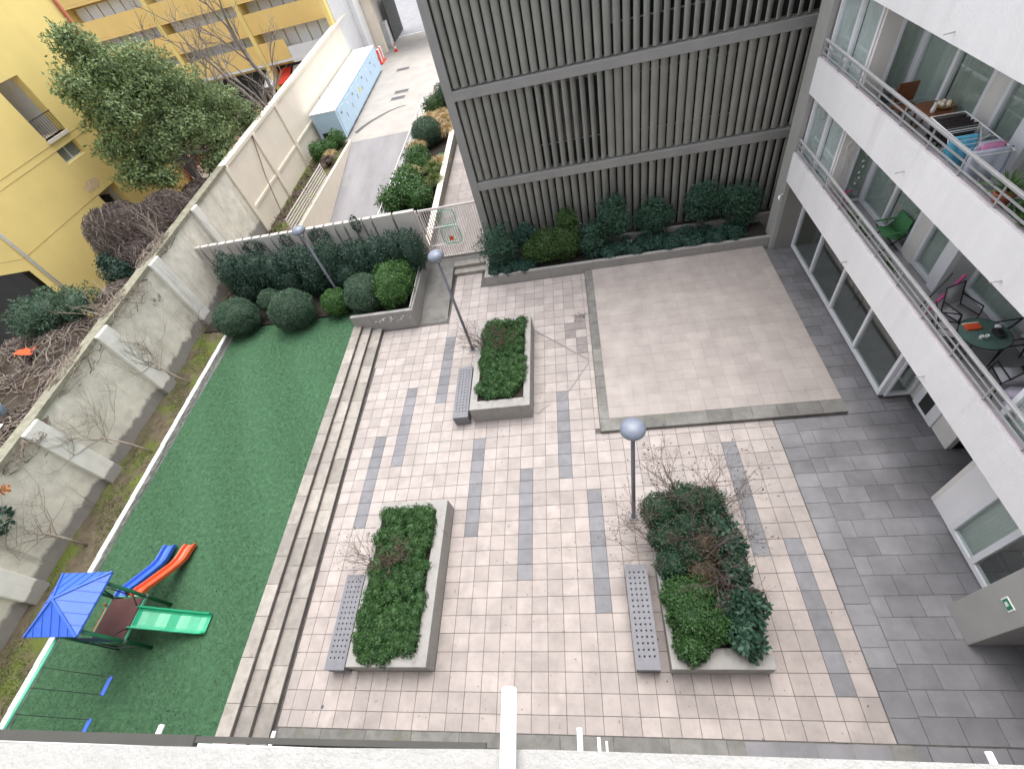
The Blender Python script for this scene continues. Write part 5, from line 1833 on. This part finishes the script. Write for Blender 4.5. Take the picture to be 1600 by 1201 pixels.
shrub('yellow_green_bush', (6.55, 15.9, .4), 'broad yellow green bush near the left end of the long planter', 'shrub',
      [(6.3, 15.95, 1.1, .8, .55, .7), (7.1, 15.95, 1.15, .65, .5, .75), (7.25, 16.3, 1.85, .45, .35, .6), (5.7, 16.0, 1.0, .5, .5, .5)], 9500, .085, 'vine', lump=.16, depth=.3, core=.72)


def carpet(name, loc, label, cat, x0, x1, y0, y1, z, h, n, size, lm, lumps=30, skip=None, lr=(.14, .26), **kw):
    bl = []
    for q in range(lumps):
        x, y = R_.uniform(x0, x1), R_.uniform(y0, y1)
        if skip and skip(x, y):
            continue
        r = R_.uniform(*lr)
        bl.append((x, y, z + R_.uniform(0, h * .5), r, r, h * R_.uniform(.7, 1.1)))
    t = thing(name, loc, label, cat)
    crown('foliage', bl, n, size, LM[lm], t, core=.72, inner=.7, **kw)
    return t


carpet('ivy', (4.6, 15.7, .36), 'glossy dark ivy trailing over the left end of the long planter', 'ground cover', 3.75, 5.75, 15.4, 15.95, .42, .26, 6500, .085, 'ivy', 26, lump=.12)
carpet('ivy', (10.8, 15.75, .36), 'glossy dark ivy filling the front of the long planter to the corner pier', 'ground cover', 7.95, 14.2, 15.42, 16.25, .42, .27, 19000, .09, 'ivy', 90, lump=.12)
m = MB()

# ------------------------------------------------------------------ ground cover in the three free-standing planters
carpet('ground_cover', (2.1, 2.9, .5), 'lumpy bright green ground cover in the planter nearest the steps', 'ground cover', 1.3, 2.86, 1.2, 4.7, .63, .18, 34000, .05, 'cover', 230, lr=(.13, .22), lump=.1)
t = carpet('ground_cover', (2.1, 1.1, .5), 'ground cover spilling over the near rim of the planter nearest the steps', 'ground cover', 1.45, 2.4, .98, 1.4, .62, .15, 5000, .05, 'cover', 26, lr=(.13, .2), lump=.1)
carpet('ground_cover', (4.6, 10.2, .6), 'low green ground cover in the farthest planter', 'ground cover', 3.88, 5.32, 8.5, 11.98, .76, .16, 26000, .055, 'cover', 210, lr=(.13, .21), lump=.1)
bl = []
for (x, y, z, r, lm) in ((9.05, 4.15, 1.0, .50, 0), (9.7, 4.35, 1.05, .52, 0), (10.2, 4.3, 1.05, .42, 0), (9.1, 3.5, .95, .45, 0), (9.6, 3.7, .95, .5, 0), (9.15, 2.9, .85, .42, 0), (9.6, 3.1, .9, .45, 0)):
    bl.append((x, y, z, r, r * .9, r * .9))
t = thing('planter_hedge', (9.6, 3.7, .5), 'dense dark shrub mass at the far end of the overgrown planter', 'shrub')
crown('foliage', bl, 17000, .06, LM['cover2'], t, core=.78, lump=.12)
t = thing('green_shrub', (9.35, 1.55, .5), 'bright green leafy shrub spilling over the near corner of the overgrown planter', 'shrub')
crown('foliage', [(9.35, 1.75, .92, .52, .5, .42), (9.15, 2.2, .85, .4, .45, .36), (9.25, 1.25, .78, .38, .38, .33), (9.75, 1.6, .85, .4, .4, .36), (9.6, 2.3, .8, .45, .4, .36)], 15000, .06, LM['cover'], t, core=.8, lump=.12)
t = thing('dark_leafy_plant', (10.35, 1.5, .5), 'dark broad leaved plant at the near right corner of the overgrown planter', 'shrub')
crown('foliage', [(10.35, 1.45, .82, .36, .42, .34), (10.55, 2.0, .9, .36, .36, .36), (10.15, 1.9, .75, .3, .3, .25)], 2600, .14, LM['broad'], t, core=.6, lump=.2, depth=.4)
t = thing('dark_leafy_plant', (10.5, 3.2, .5), 'dark broad leaved plant along the right rim of the overgrown planter', 'shrub')
crown('foliage', [(10.45, 3.3, .9, .36, .5, .4), (10.5, 2.7, .85, .3, .35, .34), (10.3, 3.8, .85, .35, .4, .4)], 2800, .13, LM['broad'], t, core=.65, lump=.2, depth=.4)


# ------------------------------------------------------------------ bare shrubs
def bare(name, loc, label, cat, stems, length, r, depth, tm, seed, spread=.6, up=.12, leaves=0, lean=(0, 0, 1), lm='drylt', kids=(2, 3), group=None, shrink=.72, wig=.14, stemsp=.6, lsize=.05):
    t = thing(name, loc, label, cat, group)
    rng = random.Random(seed)
    tips = []
    for s in range(stems):
        m = MB()
        d = Vector(lean) + Vector((rng.gauss(0, stemsp), rng.gauss(0, stemsp), 0))
        p = Vector(loc) + Vector((rng.uniform(-.05, .05), rng.uniform(-.05, .05), 0))
        grow(m, p, d, length * rng.uniform(.8, 1.15), r * rng.uniform(.7, 1.1), depth, rng, spread, up, kids, shrink, wig, 6, tips)
        m.build('branch', M[tm], t)
    if leaves and tips:
        P = np.array([tips[rng.randrange(len(tips))][0] for _ in range(leaves)]) + NR.normal(0, .02, (leaves, 3))
        V = leaf_arrays(P, NR.normal(0, 1, (leaves, 3)), lsize, jit=1)
        link('dry_leaves', leaf_mesh('dry_leaves', V, None, [LM[lm]], W[t.name]), t, W[t.name])
    return t


bare('bare_shrub', (1.55, 3.15, .62), 'bare twiggy shrub leaning out over the bench from the planter nearest the steps', 'bare shrub', 8, .55, .014, 4, 'twig2', 3, .55, .05, 60, (-.95, .25, .55), group=None, stemsp=.35)
bare('bare_shrub', (2.0, 3.2, .72), 'brown leafless shrub standing in the ground cover nearest the steps', 'bare shrub', 9, .30, .012, 4, 'twig2', 4, .7, .1, 500, (0, .1, .8), stemsp=.7)
bare('bare_shrub', (4.1, 10.6, .72), 'bare twiggy shrub spreading between the lamp and the farthest planter', 'bare shrub', 9, .62, .015, 4, 'twig2', 5, .5, .06, 40, (-.75, .35, .6), stemsp=.4)
bare('bare_shrub', (4.55, 11.0, .75), 'brown leafless shrub in the middle of the farthest planter', 'bare shrub', 9, .34, .012, 4, 'twig2', 6, .7, .1, 600, (0, .1, .8), stemsp=.7)
bare('bare_tree', (9.75, 2.75, .6), 'pale grey leafless small tree rising from the overgrown planter', 'bare tree', 6, .85, .028, 5, 'twig3', 12, .62, .10, 420, (0, .05, .8), stemsp=.62, kids=(2, 3))
bare('bare_shrub', (9.0, 3.3, .7), 'fine bare twigs spreading from the overgrown planter over the bench', 'bare shrub', 7, .68, .013, 4, 'twig2', 14, .6, .05, 160, (-.75, .2, .5), stemsp=.4)
bare('bare_shrub', (10.1, 4.0, .8), 'fine bare twigs spreading from the overgrown planter over the grey stripe', 'bare shrub', 7, .75, .014, 4, 'twig2', 15, .6, .05, 220, (.7, .35, .5), stemsp=.45)
bare('bare_shrub', (9.6, 4.3, .9), 'fine bare twigs with dry leaves above the far end of the overgrown planter', 'bare shrub', 8, .85, .015, 4, 'twig2', 19, .55, .08, 260, (0, .6, .8), stemsp=.5)
t = thing('brown_undergrowth', (9.7, 2.6, .6), 'brown dry undergrowth in the middle of the overgrown planter', 'dry plant')
crown('foliage', [(9.75, 2.75, .95, .5, .5, .35), (9.85, 3.3, 1.0, .5, .5, .4), (9.65, 2.3, .8, .4, .35, .3)], 3600, .06, LM['drylt'], t, core=.6, lump=.2, depth=.5)

# saplings against the long wall, trained flat on it
def espalier(x, y, lab, seed, h=1.0):
    t = thing('bare_sapling', (x, y, .42), lab, 'bare tree', 'bare saplings along the long wall')
    rng = random.Random(seed)

    def arm(p, d, L_, r, depth):
        m = MB()
        pts, rs = [p.copy()], [r]
        q = p.copy()
        for k in range(5):
            d = (d + Vector((0, rng.gauss(0, .16), rng.gauss(.04, .16)))).normalized()
            q = q + d * L_ / 5
            q.x = min(max(q.x, -9.88), -9.66 + .5 * max(0, 1.4 - q.z))
            pts.append(q.copy())
            rs.append(r * (1 - .12 * (k + 1)))
        m.tube(pts, rs, 5 if r > .012 else 4, cap=False)
        m.build('branch', M['twig'], t)
        if depth:
            for _ in range(rng.randint(2, 3)):
                b_ = pts[rng.randint(1, 5)]
                a = rng.uniform(-1.25, 1.25)
                arm(b_, Vector((rng.uniform(-.1, .1), math.sin(a), math.cos(a) * .8)), L_ * rng.uniform(.55, .85), r * .58, depth - 1)
    top = Vector((-9.72, y + rng.uniform(-.1, .25), 1.75 * h))
    m = MB()
    m.tube([(x, y, .42), (x * .55 + top.x * .45, y + .02, 1.0), top], [.04, .034, .026], 7)
    m.build('trunk', M['twig'], t, smooth=True)
    for a in (-1.15, -.55, -.1, .45, .95, 1.3):
        arm(top - Vector((0, 0, rng.uniform(0, .55))), Vector((0, math.sin(a), math.cos(a))), rng.uniform(.85, 1.35), .016, 3)


espalier(-8.85, 7.72, 'thin bare sapling trained on the wall, second from the playground', 31)
espalier(-8.95, 11.0, 'thin bare sapling trained on the wall nearest the ball shrubs', 37)
espalier(-9.25, 4.25, 'thin bare sapling trained on the wall nearest the playground', 41, .85)
bare('wall_vine', (-9.75, 13.6, .6), 'thin leafless vine creeping up the wall beside the first ball shrub', 'climber', 4, .7, .012, 4, 'twig', 51, .6, .1, 0, (.02, .4, 1), stemsp=.35)
bare('wall_vine', (-9.7, 16.3, .6), 'leafless vine in the corner of the long wall and the plank fence', 'climber', 5, .7, .014, 4, 'twig', 52, .6, .1, 0, (.1, .1, 1), stemsp=.35)
bare('wall_vine', (-9.78, 5.6, .5), 'faint leafless vine on the wall panel behind the playground', 'climber', 3, .8, .008, 3, 'twig2', 53, .5, .15, 0, (0, .2, 1), stemsp=.3)
t = thing('leaning_cane', (-10.2, 26.9, 0), 'thin dark cane leaning on the long wall behind the white railing', 'cane')
MB().tube([(-9.9, 24.2, .1), (-10.35, 25.6, 2.2), (-10.65, 27.2, 4.2)], .03, 6).build('cane', M['twig2'], t)


def tangle(name, loc, label, regions, n, tm, seed, r=(.006, .016), seg=6, ln=(.5, 1.5), core=None, litter=0, flow=None):
    """regions: (cx, cy, cz, rx, ry, rz) mounds that wiry stems arch over"""
    t = thing(name, loc, label, 'dry vines')
    rng = random.Random(seed)
    m = {k: MB() for k in tm}
    for _ in range(n):
        cx_, cy_, cz, a, b_, c = rng.choice(regions)
        th, ph = rng.uniform(0, 6.283), rng.uniform(.05, 1.5)
        p = Vector((cx_ + a * math.cos(th) * math.sin(ph), cy_ + b_ * math.sin(th) * math.sin(ph), cz + c * math.cos(ph)))
        d = Vector((rng.gauss(0, 1), rng.gauss(0, 1), rng.gauss(0, .5))).normalized()
        if flow:
            d = (d * .45 + Vector(flow)).normalized()
        L_ = rng.uniform(*ln)
        pts = [p]
        cv = Vector((rng.gauss(0, .35), rng.gauss(0, .35), rng.gauss(-.1, .25)))
        for q in range(seg):
            d = (d + cv * .8 + Vector((rng.gauss(0, .12), rng.gauss(0, .12), rng.gauss(0, .12)))).normalized()
            p = p + d * L_ / seg
            # keep stems lying on the mound
            u = Vector(((p.x - cx_) / a, (p.y - cy_) / b_, (p.z - cz) / c))
            if u.length > 1.12 or u.length < .9:
                u = u.normalized() * rng.uniform(.95, 1.1)
                p = Vector((cx_ + u.x * a, cy_ + u.y * b_, cz + u.z * c))
            pts.append(p)
        m[rng.choice(list(tm))].tube(pts, rng.uniform(*r), 4, cap=False)
    for k, mb in m.items():
        if mb.v:
            mb.build('wiry_stems', M[k], t)
    if litter:
        P, N = blob_pts(regions, litter, depth=.3, lump=.1, inner=.6)
        link('dead_leaves', leaf_mesh('dead_leaves', leaf_arrays(P, N, .13, jit=.9), blob_core(regions, .86), [LM['dry'], LM['drylt']], W[t.name]), t, W[t.name])
    return t


# mounds sit right behind the wall
tangle('brown_vine_mound', (-12, 18, 2), 'tall mound of brown dry vines behind the long wall, against the yellow building',
       [(-12.3, 16.5, 4.3, 1.2, .9, 1.4), (-12.6, 17.6, 4.3, 1.1, 1.0, 1.1), (-11.7, 17.9, 3.7, 1.1, 1.3, 1.3), (-11.9, 19.4, 3.6, 1.2, 1.2, 1.2), (-11.6, 20.6, 3.2, .9, 1.3, .9), (-11.9, 22.0, 3.1, 1.0, 1.2, .9), (-11.5, 15.9, 3.3, 1.1, .9, 1.2), (-11.42, 17.0, 3.3, .9, 1.3, 1.1)], 3000, ('twig2', 'twig3', 'twig3', 'trunk'), 61,
       (.005, .014), 7, (.9, 2.2), litter=8000, flow=(.45, .15, -.9))
tangle('grey_vine_tangle', (-12.5, 9, 2), 'wide tangle of grey leafless vines behind the near part of the long wall',
       [(-12.6, 11.2, 2.6, 2.0, 1.9, 1.0), (-13.0, 8.8, 2.5, 2.4, 2.0, 1.0), (-11.6, 6.6, 2.5, 1.6, 1.8, .9), (-11.3, 13.6, 2.9, 1.2, 1.3, .9), (-14.5, 11.0, 2.6, 2.0, 2.0, .9), (-11.0, 9.6, 2.75, .9, 2.2, .8)], 1700,
       ('twig', 'twig2', 'twig3', 'trunk'), 62, (.006, .018), 7, (.6, 2.0), litter=6000)
tangle('wall_top_vines', (-10.3, 10, 3.6), 'thin pale leafless stems spilling over the top of the long wall',
       [(-10.2, 12.6, 3.6, .5, 1.6, .4), (-10.2, 9.4, 3.5, .45, 1.5, .4), (-10.45, 15.8, 3.9, .4, 1.4, .3), (-10.1, 6.4, 3.3, .4, 1.1, .35)], 520, ('twig', 'twig2', 'twig'), 63, (.005, .013), 7, (.6, 1.6))
bare('dead_sapling', (-10.3, 16.3, 3.6), 'pale bare forked stems sticking up from the wall top in front of the brown mound', 'bare shrub', 5, 1.0, .03, 3, 'twig', 71, .6, .1, 0, (-.5, -.1, .6), stemsp=.5)
bare('dead_sapling', (-10.1, 12.2, 3.4), 'pale bare forked stems leaning back from the wall top above the first pilaster', 'bare shrub', 4, .9, .028, 3, 'twig', 72, .6, .1, 0, (-.8, .3, .5), stemsp=.5)
shrub('green_shrub', (-13.3, 12.6, 2), 'feathery dark green shrub growing among the grey vines below the yellow wall', 'shrub',
      [(-13.2, 12.4, 4.1, .95, .9, .75), (-12.5, 12.9, 3.9, .8, .8, .6), (-13.9, 12.1, 3.9, .8, .8, .7)], 6500, .13, 'ball', lump=.22, depth=.45, core=.6, aspect=.3)
shrub('small_green_shrub', (-11.9, 14.9, 2.4), 'small dark green shrub at the foot of the brown vine mound', 'shrub', [(-11.8, 14.8, 3.75, .65, .55, .55), (-12.2, 15.1, 4.1, .4, .4, .4)], 2600, .12, 'hedge', lump=.22, depth=.45, core=.55)
t = thing('orange_leaf_branch', (-9.9, 4.6, 3.2), 'branch of orange dead leaves hanging over the wall top at the left edge', 'branch')
MB().tube([(-10.4, 4.4, 3.5), (-9.9, 4.75, 3.45), (-9.5, 5.0, 3.2)], .014, 6).build('twig', M['twig2'], t)
P = np.stack([np.linspace(-10.3, -9.5, 90), np.linspace(4.5, 5.0, 90), np.linspace(3.5, 3.22, 90)], 1) + NR.normal(0, .05, (90, 3))
link('leaves', leaf_mesh('leaves', leaf_arrays(P, NR.normal(0, 1, (90, 3)), .12, jit=1), None, [LM['orange']], W[t.name]), t, W[t.name])
t = thing('dark_green_sprig', (-9.85, 4.1, 2.7), 'dark green leafy sprig against the wall at the left edge', 'climber')
crown('foliage', [(-9.85, 4.15, 2.75, .3, .4, .35)], 240, .16, LM['ivy'], t, core=0)
t = thing('broken_sheet', (-11.9, 6.6, 3.4), 'broken white corrugated sheet half buried in the vines at the left edge', 'debris')
m = MB()
m.sheet([[(-12.2 + q * .1, 6.3 + r * .9, 3.45 + .025 * (q % 2) + r * .06) for q in range(9)] for r in range(2)])
m.build('corrugated_sheet', M['white'], t)
t = thing('blue_tub', (-12.0, 7.7, 3.35), 'pale blue tub lying in the vines at the left edge', 'tub')
MB().lathe([(.16, 0), (.2, .3), (.21, .31), (.18, .3), (.14, .04)], 16, (-12.1, 7.8, 3.4)).build('tub', M['bluebox'], t, smooth=True)
t = thing('orange_rag', (-13.5, 10.6, 3.5), 'orange red rag lying in the vines under the feathery shrub', 'rag')
m = MB()
m.sheet([[(-13.9 + q * .12, 10.5 + r * .12 + .05 * math.sin(q), 3.55 + .05 * math.sin(q * 1.7 + r)) for q in range(8)] for r in range(4)])
m.build('rag', M['redp'], t, smooth=True)

# ------------------------------------------------------------------ the big trees beyond the wall
t = thing('evergreen_tree', (-12.2, 22.6, 0), 'large leafy evergreen tree in front of the yellow building', 'tree')
MB().tube([(-11.9, 22.4, 0), (-12.2, 22.8, 2.6), (-12.7, 23.6, 4.4), (-13.0, 24.2, 6.4)], [.26, .22, .17, .09], 10).build('trunk', M['trunk'], t, smooth=True)
for k, (x, y, z) in enumerate(((-13.4, 22.6, 7.6), (-12.6, 26.6, 6.2), (-13.3, 24.8, 8.6), (-12.2, 28.0, 4.8), (-13.2, 21.6, 5.6), (-11.6, 25.6, 4.4))):
    MB().tube([(-12.5, 23.2, 3.6 + k * .3), ((-12.6 + x) / 2, (23.3 + y) / 2, (4.2 + z) / 2 + .2), (x, y, z)], [.10, .07, .03], 7).build('limb', M['trunk'], t, smooth=True)
tb = [(-13.3, 23.2, 9.1, 1.3, 1.4, 1.3), (-13.3, 24.6, 7.9, 1.8, 1.9, 1.4), (-13.2, 22.0, 7.6, 1.4, 1.3, 1.2), (-12.9, 26.6, 6.9, 1.6, 1.7, 1.2), (-12.7, 24.3, 5.9, 1.7, 1.8, 1.2), (-13.0, 22.2, 5.7, 1.3, 1.2, .9),
      (-12.3, 28.2, 5.5, 1.4, 1.5, 1.1), (-12.2, 26.2, 4.7, 1.3, 1.5, .9), (-11.9, 29.3, 4.3, 1.0, 1.2, .8), (-11.8, 24.8, 3.9, 1.0, 1.3, .7), (-13.2, 21.2, 9.0, .8, .7, .7), (-13.4, 20.9, 6.6, .8, .7, .6), (-13.3, 22.9, 10.3, .8, .8, .7), (-13.2, 20.6, 5.4, .8, .8, .7), (-12.9, 25.4, 8.6, 1.2, 1.2, .9), (-12.6, 21.4, 4.8, .8, .8, .6)]
crown('crown', tb, 50000, .17, LM['tree'], t, core=.42, corem=LM['hedge'], lump=.26, depth=.62, inner=.45, aspect=.45)


def bare_tree(name, loc, label, specs, seed, tm='trunk', grp=None):
    t = thing(name, loc, label, 'tree', grp)
    rng = random.Random(seed)
    for d, L_, r in specs:
        m = MB()
        grow(m, loc, d, L_, r, 5, rng, .75, .16, (2, 3), .70, .13, 7)
        m.build('limb', M[tm], t)
    return t


bare_tree('bare_street_tree', (-11.9, 33.2, 1.2), 'grey leafless tree with several upright limbs behind the long wall', [((-.35, -.35, 1), 3.8, .19), ((-.1, .15, 1), 4.0, .16), ((.05, -.12, 1), 3.4, .14)], 81)
bare_tree('bare_street_tree', (-12.4, 35.2, 0), 'leafless tree just behind the multi limbed one, near the red awnings', [((0, .05, 1), 4.6, .19), ((-.6, -.2, 1), 3.8, .13)], 83)
t = thing('pink_bush', (-13.6, 25.5, 1), 'pink flowering bush half hidden behind the evergreen tree', 'shrub')
crown('foliage', [(-14.6, 26.5, 3.6, 1.0, 1.2, .9), (-13.4, 28.5, 2.6, 1.2, 1.4, .9)], 2600, .13, leaf_mat('pink_petals', (.42, .18, .18), (.72, .42, .40)), t, core=.4, lump=.2, depth=.4)

# ------------------------------------------------------------------ plants beside the driveway
def tuft(name, loc, label, n, h, rad, lm, seed, grp=None, droop=.45, w=.014):
    t = thing(name, loc, label, 'ornamental grass', grp)
    rng = random.Random(seed)
    vs, fs = [], []
    m = MB()
    for _ in range(n):
        a, u = rng.uniform(0, 6.283), rng.random() ** .6
        d = Vector((math.cos(a), math.sin(a), 0))
        s = Vector((-d.y, d.x, 0)) * w * rng.uniform(.6, 1.2)
        b_ = Vector(loc) + d * rng.uniform(0, .18) * rad
        hh = h * rng.uniform(.65, 1.1)
        p1 = b_ + d * rad * u * .45 + Vector((0, 0, hh * .7))
        p2 = b_ + d * rad * u + Vector((0, 0, hh * (1 - droop * u)))
        m.add([b_ - s, b_ + s, p1 + s * .8, p1 - s * .8, p2], [(0, 1, 2, 3), (3, 2, 4)])
    m.build('blades', LM[lm], t)
    return t


bz2 = .36
shrub('flowering_bush', (-1.3, 22.6, bz2), 'leafy green bush with pale flowers at the near end of the planting bed', 'shrub',
      [(-2.0, 22.2, 1.05, .8, .8, .75), (-1.2, 22.7, 1.2, .9, .95, .85), (-1.35, 23.8, 1.15, .85, .95, .8), (-.5, 22.1, 1.0, .7, .8, .7)], 8200, .13, 'bush', lump=.15, depth=.32, core=.72)
P, N = blob_pts([(-2.0, 22.2, 1.05, .85, .85, .8), (-1.2, 22.7, 1.2, .95, 1.0, .9), (-1.35, 23.8, 1.15, .9, 1.0, .85)], 150, depth=.05)
t = [o for o in C.objects if o.name.startswith('flowering_bush')][0]
link('petals', leaf_mesh('petals', leaf_arrays(P, N, .08, k=.2, jit=.3), None, [M['white']], W[t.name]), t, W[t.name])
for k, (x, y, s, lm, lab) in enumerate(((.0, 24.0, .95, 'wild', 'green and straw coloured grass tuft at the near right of the planting bed'), (-.25, 25.6, .95, 'wild', 'loose olive grass tuft by the parapet in the middle of the planting bed'),
                                        (-1.5, 25.3, 1.0, 'straw', 'straw grass tuft right behind the flowering bush'), (-.1, 26.4, .8, 'straw', 'straw grass tuft by the small lawn patch of the planting bed'), (-1.85, 28.8, 1.05, 'straw', 'straw grass tuft just below the round clipped bush'),
                                        (-2.0, 26.0, .9, 'wild', 'olive grass tuft against the railing behind the flowering bush'))):
    tuft('grass_tuft', (x, y, bz2), lab, 560, s, .8, lm, 90 + k, 'grass tufts in the planting bed')
shrub('mixed_bush', (-1.6, 27.3, bz2), 'green bush mixed with straw grass in the middle of the planting bed', 'shrub', [(-1.6, 27.2, .95, .75, .9, .65), (-1.0, 26.5, .8, .6, .7, .5)], 4200, .11, 'bush', lump=.2, depth=.4, core=.6)
shrub('round_bush', (-1.35, 30.2, bz2), 'round clipped dark green bush in the planting bed', 'shrub', [(-1.35, 30.2, 1.1, .95, 1.0, .85)], 9000, .08, 'ball', lump=.06, depth=.18, core=.86)
for k, (x, y, s) in enumerate(((-.1, 30.6, 1.0), (-.3, 32.0, 1.15), (-.75, 33.0, 1.1), (-1.7, 33.3, .9))):
    tuft('grass_tuft', (x, y, bz2), ('pale straw grass tuft right of the round clipped bush', 'largest pale straw grass tuft by the corner post of the building',
                                     'pale straw grass tuft behind the largest one', 'straw grass tuft by the railing beyond the round clipped bush')[k], 620, s, .95, 'straw', 195 + k, 'grass tufts in the planting bed')
shrub('olive_bush', (-1.5, 34.6, bz2), 'olive green bush near the far end of the planting bed', 'shrub', [(-1.5, 34.6, 1.0, .8, .8, .7)], 3200, .10, 'vine', lump=.15, depth=.3, core=.7)
shrub('far_bush', (-.8, 35.6, bz2), 'dark green bush at the far corner of the planting bed', 'shrub', [(-.75, 35.5, 1.2, .8, .7, .9)], 3400, .10, 'ball', lump=.15, depth=.3, core=.75)
shrub('verge_bush', (-9.4, 33.2, .1), 'dark leafy bush by the near end of the blue container', 'shrub', [(-9.0, 33.6, .6, .6, .6, .55), (-9.9, 32.0, .6, .6, .7, .6), (-9.4, 32.8, .5, .6, .6, .5)], 4200, .12, 'bush', lump=.15, depth=.3, core=.75)
tuft('dry_tuft', (-8.85, 30.6, .1), 'reddish dry grass tuft between the white railing and the verge bush', 500, .7, .7, 'dry', 99)
tuft('dry_tuft', (-8.95, 31.5, .1), 'pale dry grass tuft in front of the verge bush', 380, .7, .6, 'straw', 100)
n = 2600
P = np.stack([NR.uniform(-10.4, -8.5, n), NR.uniform(18, 31, n), np.full(n, .12)], 1)
dens = np.abs(P[:, 0] + 10.3) < NR.uniform(0, 1.2, n)
V = leaf_arrays(P[dens], np.tile([0, 0, 1.], (dens.sum(), 1)), .22, aspect=.25, k=1.0, jit=.6)
link_o = link('weeds', leaf_mesh('weeds', V, None, [LM['dry']], (-9.5, 25, .1)), None, (-9.5, 25, .1))
tag(link_o, 'dry brown weeds along the foot of the long wall beside the white railing', 'weeds', kind='stuff')
